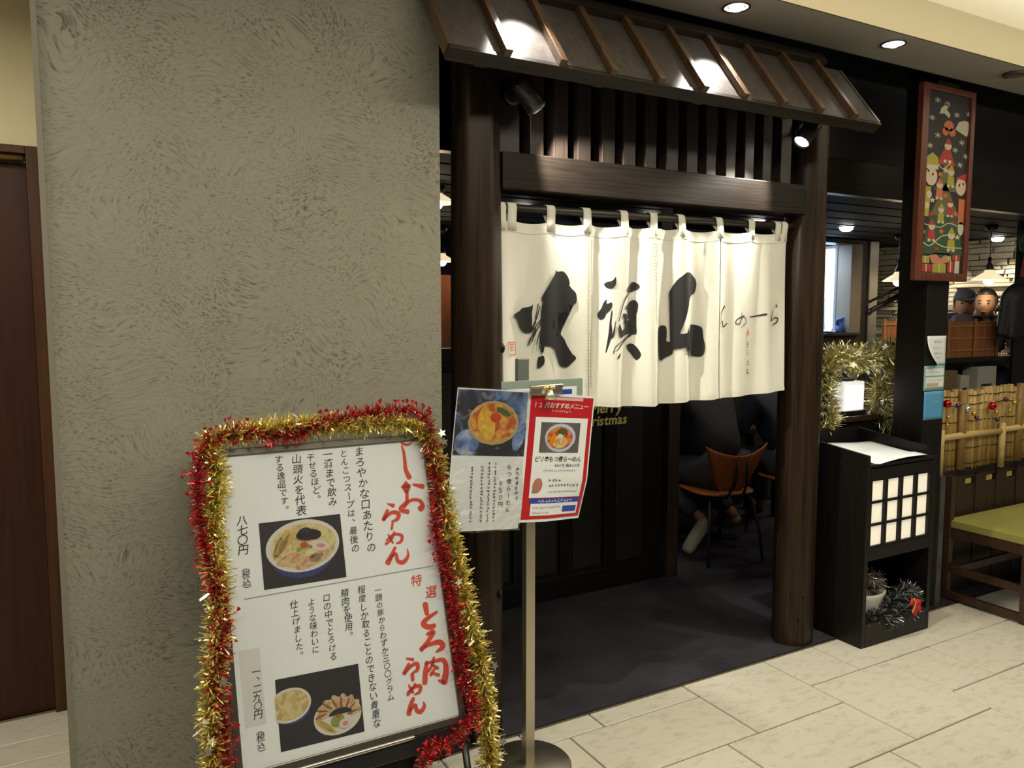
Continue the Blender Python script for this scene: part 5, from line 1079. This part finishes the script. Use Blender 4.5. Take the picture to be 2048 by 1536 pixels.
bd = B(); bd.box(4.02, 2.165, 0.0, 4.14, 2.195, 1.55); tag(bd.build('wooden_upright', M_DOORF, None, bevel=.003), 'reddish wooden upright beyond the dining table', 'upright')

# ------------------------------------------------------------------ people
def skin(nodes, edges, sub=1):
    names = list(nodes); me = bpy.data.meshes.new('tmp'); me.from_pydata([nodes[n][0] for n in names], [(names.index(a), names.index(b2)) for a, b2 in edges], [])
    o = bpy.data.objects.new('tmp', me); COL.objects.link(o); o.modifiers.new('skin', 'SKIN'); s = o.modifiers.new('sub', 'SUBSURF'); s.levels = sub; s.render_levels = sub
    sk = me.skin_vertices[0].data
    for i, n in enumerate(names):
        r = nodes[n][1]; sk[i].radius = r if isinstance(r, tuple) else (r, r); sk[i].use_root = (i == 0)
    dg = bpy.context.evaluated_depsgraph_get(); dg.update(); ev = o.evaluated_get(dg); m2 = ev.to_mesh()
    vs = [tuple(v.co) for v in m2.vertices]; fs = [tuple(p.vertices) for p in m2.polygons]; ev.to_mesh_clear()
    bpy.data.objects.remove(o); bpy.data.meshes.remove(me); return vs, fs
M_SKIN = mat('skin', (0.30, 0.165, 0.11), 0.6); M_HAIR = mat('dark_hair', (0.012, 0.009, 0.008), 0.5)
def person(label, loc, yaw, coat, pants, shoe, lean=0.12, hunch=0.0, feet=None, hair=True, cap=None, collar=None, headturn=0.0, k=1.0):
    t = thing('person', label, 'person', loc); R = Matrix.Translation(loc) @ Matrix.Rotation(yaw, 4, 'Z') @ Matrix.Scale(k, 4)
    def T(bd): bd.v = [tuple(R @ Vector(v)) for v in bd.v]; return bd
    f = feet or {}
    N = {'pelvis': ((0, 0, .10), .125), 'waist': ((0, .02+lean*.2, .27), (.13, .105)), 'chest': ((0, .04+lean*.7, .45), (.155, .11)), 'neck': ((0, .06+lean, .60), .055), 'head': ((0, .075+lean*1.1, .69), .055)}
    E = [('pelvis','waist'), ('waist','chest'), ('chest','neck'), ('neck','head')]
    for s, c in ((-1, 'l'), (1, 'r')):
        kn = f.get(c+'knee', (s*.13, .44, .08)); an = f.get(c+'ankle', (s*.13, .42, -.36)); to = f.get(c+'toe', (s*.14, .55, -.42))
        N.update({c+'sh': ((s*.185, .04+lean*.75, .51), .062), c+'el': ((s*.25, .17+lean*.6, .28), .045), c+'wr': ((s*.15, .40+lean*.3, .27), .030), c+'pm': ((s*.12, .47+lean*.3, .275), (.036, .018)),
                  c+'hip': ((s*.095, .03, .085), .092), c+'kn': (kn, .062), c+'an': (an, .034), c+'toe': (to, .026)})
        E += [('chest', c+'sh'), (c+'sh', c+'el'), (c+'el', c+'wr'), (c+'wr', c+'pm'), ('pelvis', c+'hip'), (c+'hip', c+'kn'), (c+'kn', c+'an'), (c+'an', c+'toe')]
    vs, fs = skin(N, E, 1); bd = B(); bd.add(vs, fs)
    hc = Vector((0, .095+lean*1.15+hunch*.6, .775-hunch)); HT = Matrix.Translation(hc) @ Matrix.Rotation(headturn, 4, 'Z')
    hd = B(); hd.sphere((0, 0, 0), .078, .096, .118, 20, 16)
    hv = []
    for (x, y, z) in hd.v:
        if z < -0.03: x *= 1 - 0.25*((-z-0.03)/0.09); 
        if y > 0.05 and -0.045 < z < 0.01 and abs(x) < 0.018: y += 0.016*(1-abs(x)/0.018)
        hv.append(tuple(HT @ Vector((x, y, z))))
    bd.add(hv, hd.f)
    for s in (-1, 1):
        e2 = B(); e2.sphere((s*.080, -.005, -.01), .010, .018, .030, 8, 6); e2.v = [tuple(HT @ Vector(v)) for v in e2.v]; bd.add(e2.v, e2.f)
        pm = Vector(N['l'+'pm' if s < 0 else 'rpm'][0])
        for q in range(5):
            ln = (.05, .068, .074, .068, .054)[q]; a = Vector((pm.x + (q-2.2)*.017*s*-1, pm.y+.025, pm.z)) if q else Vector((pm.x - s*.035, pm.y-.01, pm.z))
            d = Vector((0, 1, -.25)) if q else Vector((-s*.7, .7, 0))
            bd.tube([a, a + d*ln*.5, a + d*ln + Vector((0, 0, -.015))], [.0095, .009, .007], 6)
    body = T(bd).build('body', M_SKIN, t, True)
    J = {n: (N[n][0], tuple(r*1.24+.012 for r in (N[n][1] if isinstance(N[n][1], tuple) else (N[n][1],)*2))) for n in ('pelvis', 'waist', 'chest', 'lsh', 'rsh', 'lel', 'rel', 'lwr', 'rwr')}
    J['pelvis'] = ((0, -.005, .11), (.175, .15)); J['waist'] = (J['waist'][0], (.178, .145)); J['nk'] = ((0, .05+lean*.9, .565), .072)
    vs, fs = skin(J, [('pelvis','waist'), ('waist','chest'), ('chest','nk'), ('chest','lsh'), ('chest','rsh'), ('lsh','lel'), ('rsh','rel'), ('lel','lwr'), ('rel','rwr')], 2)
    bd = B(); bd.add(vs, fs); T(bd).build('jacket', coat, t, True)
    Q = {'pelvis': ((0, .01, .075), (.14, .11))}; QE = []
    for c in 'lr':
        Q[c+'hip'] = (N[c+'hip'][0], .11); Q[c+'kn'] = (N[c+'kn'][0], .082); a = Vector(N[c+'kn'][0]).lerp(Vector(N[c+'an'][0]), .9); Q[c+'an'] = (tuple(a), .058); QE += [('pelvis', c+'hip'), (c+'hip', c+'kn'), (c+'kn', c+'an')]
    vs, fs = skin(Q, QE, 2); bd = B(); bd.add(vs, fs); T(bd).build('trousers', pants, t, True)
    for c in 'lr':
        a = Vector(N[c+'an'][0]); b2 = Vector(N[c+'toe'][0]); d = (b2-a).normalized()
        vs, fs = skin({'a': (tuple(a - d*.015), .040), 'm': (tuple(a.lerp(b2, .45)), (.046, .040)), 'c': (tuple(b2), (.050, .030)), 'b': (tuple(b2 + d*.03), (.036, .022))}, [('a','m'), ('m','c'), ('c','b')], 2)
        bd = B(); bd.add(vs, fs); sh = T(bd).build('shoe', shoe, t, True)
    if hair:
        hb = B(); hb.sphere((0, -.012, .022), .088, .104, .112, 18, 12); keep = [i for i, v in enumerate(hb.v)]
        hb.f = [fc for fc in hb.f if all((hb.v[i][2] > -.02 and (hb.v[i][1] < .052 or hb.v[i][2] > .075)) or hb.v[i][1] < -.02 and hb.v[i][2] > -.075 for i in fc)]
        hb.purge(); hb.v = [tuple(HT @ Vector(v)) for v in hb.v]; o = T(hb).build('hair', M_HAIR, t, True, fixn=False); md = o.modifiers.new('solid', 'SOLIDIFY'); md.thickness = .008
    if cap:
        cb = B(); cb.sphere((0, -.005, .03), .090, .108, .105, 18, 12); cb.f = [fc for fc in cb.f if all(cb.v[i][2] > .02 for i in fc)]
        cb.purge(); cb.v = [tuple(HT @ Vector(v)) for v in cb.v]; o = T(cb).build('cap', cap, t, True, fixn=False); md = o.modifiers.new('solid', 'SOLIDIFY'); md.thickness = .006
        vb = B(); vb.prism([(-.07, .07), (.07, .07), (.062, .13), (.03, .165), (-.03, .165), (-.062, .13)], lambda u, v, d: tuple(HT @ Vector((u, v, .045+d-(v-.07)*.2))), 0, .006); T(vb).build('cap_peak', cap, t)
    if collar:
        vb = B(); vb.lathe([(.075, 0), (.085, .03), (.07, .045)], (0, .05+lean*.9, .565), 18); T(vb).build('collar', collar, t, True)
    for s in (-1, 1):
        for (nm, cpt, rr3, m) in (('eye', (s*.030, .088, .004), (.011, .006, .006), M_HAIR), ('eyebrow', (s*.031, .090, .026), (.018, .005, .004), M_HAIR)):
            e2 = B(); e2.sphere(cpt, *rr3, 8, 6); e2.v = [tuple(HT @ Vector(v)) for v in e2.v]; T(e2).build(nm, m, t, True)
    e2 = B(); e2.sphere((0, .088, -.062), .022, .006, .005, 8, 6); e2.v = [tuple(HT @ Vector(v)) for v in e2.v]; T(e2).build('mouth', mat('lips', (0.28,0.09,0.07), .5), t, True)
    return t
M_JACK = mat('dark_jacket', (0.018, 0.018, 0.026), 0.75, var=.3, vscale=14, bump=.5, bscale=16); M_NAVY = mat('navy_coat', (0.012, 0.015, 0.036), 0.7, var=.3, vscale=14); M_GREYP = mat('grey_trousers', (0.045, 0.047, 0.058), 0.85, var=.25, vscale=20)
M_SNK = mat('sneaker', (0.26, 0.25, 0.20), 0.7, var=.2, vscale=40); M_DSH = mat('dark_shoe', (0.02, 0.02, 0.022), 0.5)
person('diner seen from behind in dark jacket, grey trousers and pale sneakers', (3.77, 1.38, 0.45), 0.12, M_JACK, M_GREYP, M_SNK, 0.22, 0.0,
       {'lknee': (-.24, .38, .05), 'lankle': (-.20, -.06, -.18), 'ltoe': (-.31, -.03, -.33), 'rknee': (.17, .42, .06), 'rankle': (.23, .06, -.25), 'rtoe': (.27, .14, -.32)}, k=1.14)
person('diner in navy coat mostly hidden behind the right log post', (4.45, 1.38, 0.45), -0.05, M_NAVY, M_GREYP, M_DSH, 0.2)
# raised seating area with two far diners
bd = B(); bd.box(5.35, 1.0, 0.0, 7.2, 2.1, 0.42); struct(bd.build('floor_raised', M_DARKX))
t = thing('booth_bench', 'dark booth bench under the two far diners', 'bench', (6.4, 1.3, 0.42))
bd = B(); bd.box(6.12, 1.02, 0.95, 6.95, 1.72, 1.03); bd.build('seat', M_DARKX, t, bevel=.004)
for (x, y) in ((6.16, 1.06), (6.87, 1.06), (6.16, 1.62), (6.87, 1.62)):
    bd = B(); bd.box(x, y, 0.42, x+.05, y+.05, 0.95); bd.build('leg', M_DARKX, t)
person('far diner with short dark hair facing left beside the pendant lamp', (6.38, 1.19, 1.035), 2.15, mat('plum_jacket', (0.022,0.014,0.028), .8), M_NAVY, M_DSH, 0.05, .11, headturn=-.2, k=.95)
person('far diner in a grey cap and navy jacket with red collar', (6.60, 1.50, 1.025), 2.2, M_NAVY, M_NAVY, M_DSH, 0.10, .13, hair=True, cap=mat('grey_cap', (0.05,0.055,0.075), .8), collar=mat('red_collar', (0.30,0.05,0.03), .7))

# ------------------------------------------------------------------ stacked stone wall on the right
sw = B(); sw.box(7.2, 0.4, 0.0, 7.35, 5.0, 2.3); sw = struct(sw.build('wall_right', mat('stone_joint', (0.06,0.05,0.035), .95)))
M_LED = mat('ledge_stone', (0.50, 0.45, 0.32), 0.8, var=.35, vscale=9, bump=.9, bscale=28)
variants = []
rr = random.Random(12)
for k in range(6):
    bd = B(); bd.box(-.5, -.5, -.5, .5, .5, .5); bd.v = [(x*(1 if x < 0 else 1), y*rr.uniform(.93, 1.0), z*rr.uniform(.86, 1.0)) for x, y, z in bd.v]
    bd.v = [(x - (rr.uniform(0, .35) if x < 0 else 0), y, z) for x, y, z in bd.v]; variants.append(bd.mesh('stone', M_LED))
z = 1.22; nst = 0
while z < 2.25:
    h = rr.choice((.036, .045, .055)); y = 0.95 - rr.uniform(0, .15)
    while y < 2.95 and nst < 298:
        w = rr.uniform(.14, .34)
        o = bpy.data.objects.new('stone', rr.choice(variants)); COL.objects.link(o); o.parent = sw; dp = rr.uniform(.03, .06); o.location = (7.2 - dp/2 + .005, y+w/2, z+h/2); o.scale = (dp, w-.005, h-.004); y += w; nst += 1
    z += h
bd = B(); bd.box(7.12, 0.9, 1.17, 7.2, 3.1, 1.215); struct(bd.build('trim_4', M_DARKX))

# ------------------------------------------------------------------ pendant lamps
def pendant(label, x, y, z, r, top, power, col=(1.0, .80, .50)):
    t = thing('pendant_lamp', label, 'pendant lamp', (x, y, z), 'pendant lamps over the far tables')
    bd = B(); bd.lathe([(r*.22, .085*r/.13), (r*.30, .06*r/.13), (r*.62, .035*r/.13), (r, 0.0), (r*.985, -.002), (r*.6, .028*r/.13), (r*.26, .052*r/.13)], (x, y, z), 28); bd.build('shade', mat('shade_glass', (0.80, 0.70, 0.52), .3, emit=(1.0, .78, .48), es=.9), t, True)
    bd = B(); bd.lathe([(.0, .19*r/.13), (.012, .18*r/.13), (.012, .14*r/.13), (r*.24, .10*r/.13), (r*.26, .08*r/.13)], (x, y, z), 16); bd.build('socket', M_BLACKM, t, True)
    bd = B(); bd.sphere((x, y, z-.005), r*.32, r*.32, r*.30, 14, 10); bd.build('bulb', M_GLOWW, t, True)
    bd = B(); bd.tube([(x, y, z+.15*r/.13), (x, y, top)], .004, 6); bd.build('cord', M_BLACKM, t)
    bd = B(); bd.lathe([(.045, 0), (.04, -.03), (.01, -.05)], (x, y, top), 16); bd.build('ceiling_rose', M_BLACKM, t, True)
    point_light('pendant_glow', (x, y, z-.08), power, col, .04)
pendant('white-shaded pendant lamp nearer the stainless column', 6.05, 1.72, 1.862, .125, 2.245, 3)
pendant('white-shaded pendant lamp above the two far diners', 6.00, 0.945, 1.845, .118, 2.245, 3)
pendant('pendant lamp glimpsed between plaster wall and left post, upper', 1.66, 1.28, 2.16, .10, 2.245, 1.2)
pendant('pendant lamp glimpsed between plaster wall and left post, lower', 2.47, 3.02, 1.985, .10, 2.245, 3)
bd = B(); bd.box(2.40, 3.3, 0.004, 3.0, 3.34, 1.90); tag(bd.build('wooden_screen', wood('orange_wood', (0.16,0.05,0.02), (0.26,0.09,0.035), 2, .4, 40), None), 'reddish wooden screen glimpsed left of the left log post', 'screen')

# ------------------------------------------------------------------ kitchen wall with bright hatch, stainless column
KY = 2.2
bd = B(); bd.box(3.2, KY, 0.0, 5.70, KY+.12, 2.24); bd.box(5.70, KY, 0.0, 6.20, KY+.12, 1.42); bd.box(5.70, KY, 2.215, 6.20, KY+.12, 2.24); bd.box(6.20, KY, 0.0, 6.30, KY+.12, 2.24)
struct(bd.build('wall_kitchen', wood('kitchen_wall', (0.020,0.013,0.011), (0.035,0.022,0.018), 2, .5, 40)))
hw = thing('window_1', None, None, (5.9, KY, 1.42)); struct(hw); hw['label'] = 'bright serving hatch beside the right log post'
bd = B(); bd.box(6.055, KY-.02, 1.42, 6.20, KY+.16, 2.215); bd.build('jamb', mat('jamb_beige', (0.20,0.17,0.14), .6), hw, bevel=.003)
bd = B(); bd.box(5.68, KY-.04, 1.395, 6.20, KY+.2, 1.42); bd.build('sill', mat('sill_dark', (0.03,0.025,0.025), .3), hw, bevel=.003)
bd = B(); bd.box(5.68, KY-.02, 2.205, 6.20, KY+.14, 2.225); bd.build('head', M_BLACKX, hw)
bd = B(); bd.box(5.95, KY+.05, 1.42, 5.962, KY+.07, 2.21); bd.build('mullion', mat('mullion_grey', (0.3,0.32,0.36), .4), hw)
bd = B(); bd.box(4.6, 4.05, 0.0, 6.47, 4.12, 2.23); struct(bd.build('wall_kitchen_back', mat('kitchen_white', (0.75,0.80,0.86), .6)))
bd = B(); bd.box(6.40, 2.75, 1.2, 6.43, 3.5, 1.75); struct(bd.build('trim_5', mat('kitchen_steel', (0.5,0.55,0.62), .4, .6)))
bd = B(); bd.box(6.43, KY+.10, 0.0, 6.47, 4.05, 2.24); struct(bd.build('wall_kitchen_side', mat('kitchen_white', (0.75,0.80,0.86), .6)))
area_light('kitchen_ceiling_light', (5.85, 3.05, 2.22), (0, 0, 0), 1.0, 1.2, 95, (0.60, 0.79, 1.0))
pendant('orange-lit pendant lamp seen in the bright serving hatch', 5.98, 2.55, 1.98, .12, 2.245, 2)
bd = B(); bd.lathe([(0, 0), (.07, .004), (.10, .014), (.10, .018), (.07, .008), (0, .005)], (5.84, KY+.07, 1.42), 24); tag(bd.build('white_plate', M_CER, None, True), 'white plate on the sill of the bright serving hatch', 'plate')
bd = B(); bd.grid(8, 10, lambda u, v: (5.99 + .10*u + .02*math.sin(5*v), KY+.08 + .03*math.sin(6*u+2*v), 1.42 + .16*(1-v)*(0.6+.4*u)))  # cloth shape standing in for a person's blue shoulder
o = bd.build('blue_cloth_standin', mat('blue_cloth_standin', (0.03,0.07,0.28), .8), None, True, fixn=False); md = o.modifiers.new('solid', 'SOLIDIFY'); md.thickness = .02; tag(o, 'crumpled blue cloth, stand-in for a shoulder, on the sill of the bright serving hatch', 'cloth')
bd = B(); bd.box(6.305, KY-.02, 0.0, 6.425, KY+.10, 2.24); tag(bd.build('stainless_column', M_STEEL, None, bevel=.006), 'shiny stainless column right of the serving hatch', 'column')

# ------------------------------------------------------------------ things behind the bamboo fence
def bscreen(label, x0, x1, y, z0, z1, n):
    t = thing('bamboo_screen', label, 'screen', ((x0+x1)/2, y, z0)); M1 = wood('screen_bamboo', (0.20,0.065,0.018), (0.34,0.13,0.04), 2, .45, 60)
    w = (x1-x0)/n
    for k in range(n):
        bd = B(); bd.box(x0+k*w+.001, y, z0, x0+(k+1)*w-.001, y+.012, z1+.004*math.sin(k*2.1)); bd.build('slat', M1, t)
    for z in (z0+.05, (z0+z1)/2+.01, z1-.03):
        bd = B(); bd.box(x0, y-.006, z-.004, x1, y, z+.004); bd.build('batten', mat('screen_cord', (0.36,0.20,0.07), .5), t)
    for x in (x0, (x0+x1)/2, x1-.03):
        bd = B(); bd.box(x, y-.010, z0, x+.03, y-.006, z1+.02); bd.build('edge_strip', mat('screen_edge', (0.30,0.13,0.06), .5), t)
    return t
bscreen('orange-brown slatted bamboo screen in front of the two far diners', 5.28, 5.90, 0.80, 1.285, 1.535, 20)
bscreen('small orange-brown bamboo screen below the stone wall near the stainless column', 6.62, 7.05, 2.25, 0.005, 1.52, 12)
t = thing('service_shelf', 'dark shelf unit behind the bamboo fence holding small boxes', 'shelf', (5.6, 0.9, 0))
bd = B(); bd.box(5.05, 0.74, 1.255, 6.45, 0.98, 1.285); bd.build('upper_shelf', M_BLACKX, t, bevel=.002)
bd = B(); bd.box(5.05, 0.70, 0.985, 6.45, 0.98, 1.010); bd.build('lower_shelf', M_BLACKX, t, bevel=.002)
bd = B(); bd.box(5.05, 0.965, 0.0, 6.45, 0.985, 1.26); bd.build('back_panel', mat('shelf_back', (0.22,0.19,0.14), .8, var=.3, vscale=18), t)
for x in (5.05, 6.43):
    bd = B(); bd.box(x, 0.72, 0.0, x+.02, 0.965, 1.255); bd.build('side', M_BLACKW, t)
def carton(label, x0, x1, z1, m, slot):
    t = thing('carton', label, 'box', ((x0+x1)/2, .80, 1.01), 'boxes on the service shelf'); bd = B(); bd.box(x0, 0.755, 1.01, x1, 0.87, z1); bd.build('box_body', m, t, bevel=.003)
    if slot: bd = B(); bd.box(x0+.2*(x1-x0), 0.752, 1.03, x1-.25*(x1-x0), 0.7555, 1.03+.3*(z1-1.01)); bd.build('slot', M_BLACKM, t)
carton('brown carton on the service shelf behind the bamboo fence', 5.20, 5.36, 1.20, mat('carton_brown', (0.16,0.11,0.06), .7), False)
carton('small white dispenser on the service shelf behind the bamboo fence', 5.40, 5.50, 1.16, mat('dispenser_white', (0.42,0.40,0.34), .6), True)
carton('large pale box with a dark slot on the service shelf', 5.60, 5.83, 1.215, mat('box_grey', (0.36,0.36,0.32), .6), True)
bd = B(); bd.box(6.08, 1.0, 0.0, 6.30, 1.014, 0.1); 
bd = B(); bd.box(5.96, 0.72, 0.0, 6.13, 0.735, 2.24); bd.box(5.96, 0.735, 0.0, 6.13, 0.738, 2.24)
tag(bd.build('inner_pillar', M_BLACKW), 'black pillar by the far diners carrying a wreath', 'pillar')
t = thing('christmas_wreath', 'dark green christmas wreath with red ribbon on the black inner pillar', 'wreath', (6.02, .70, 2.15))
pth = [(6.02 + .09*math.cos(2*PI*k/24), .69, 2.12 + .09*math.sin(2*PI*k/24)) for k in range(25)]
stuff(strands(pth, 1200, .05, .005, 51, .2).build('needles', mat('wreath_green', (0.015,0.06,0.03), .6), t, fixn=False)); bd = B(); bd.tube(pth, .02, 8); bd.build('ring', mat('wreath_green', (0.015,0.06,0.03), .6), t, True)
for s in (-1, 1):
    bd = B(); bd.prism([(6.02+s*.01, 2.04), (6.02+s*.05, 2.03), (6.02+s*.09, 1.86), (6.02+s*.04, 1.85)], lambda u, v, d: (u, .685+d, v), -.003, .003); bd.build('ribbon_tail', mat('ribbon_red', (0.16,0.02,0.03), .6), t)
# coat on the pillar, hinged black props
def coatf(u, v):
    a = -0.2 + 3.5*u; r = .03 + .11*min(1, v/.22)**.6 + .016*math.sin(7*u*PI+1.2*v)*(.2+v)
    return (5.93 - r*math.cos(a)*1.1 - .03*v, .70 - r*math.sin(a)*.5, 1.80 - .36*v - .03*math.sin(5*u)*v)
bd = B(); bd.grid(24, 12, coatf); o = bd.build('hung_coat', mat('coat_black', (0.008,0.009,0.012), .6), None, True, fixn=False); md = o.modifiers.new('solid', 'SOLIDIFY'); md.thickness = .01; tag(o, 'black coat hung on the inner pillar beside the far diners', 'coat')
def prop(label, a, b2, r):
    t = thing('hinged_prop', label, 'prop', b2); a, b2 = Vector(a), Vector(b2); bd = B(); bd.tube([a, b2], r, 10); bd.build('arm', M_BLACKM, t, True)
    bd = B(); bd.sphere(a, r*1.35, None, None, 10, 8); bd.build('end_cap', M_BLACKM, t, True)
prop('thick black prop arm reaching left from the square pillar', (3.71, 0.26, 1.603), (3.92, 0.215, 1.70), .014)
prop('thin black prop arm above the thick one at the square pillar', (3.80, 0.32, 1.66), (3.93, 0.215, 1.745), .007)
prop('thin black prop arm beside the hung coat', (5.70, 0.70, 1.62), (5.98, 0.715, 1.72), .010)
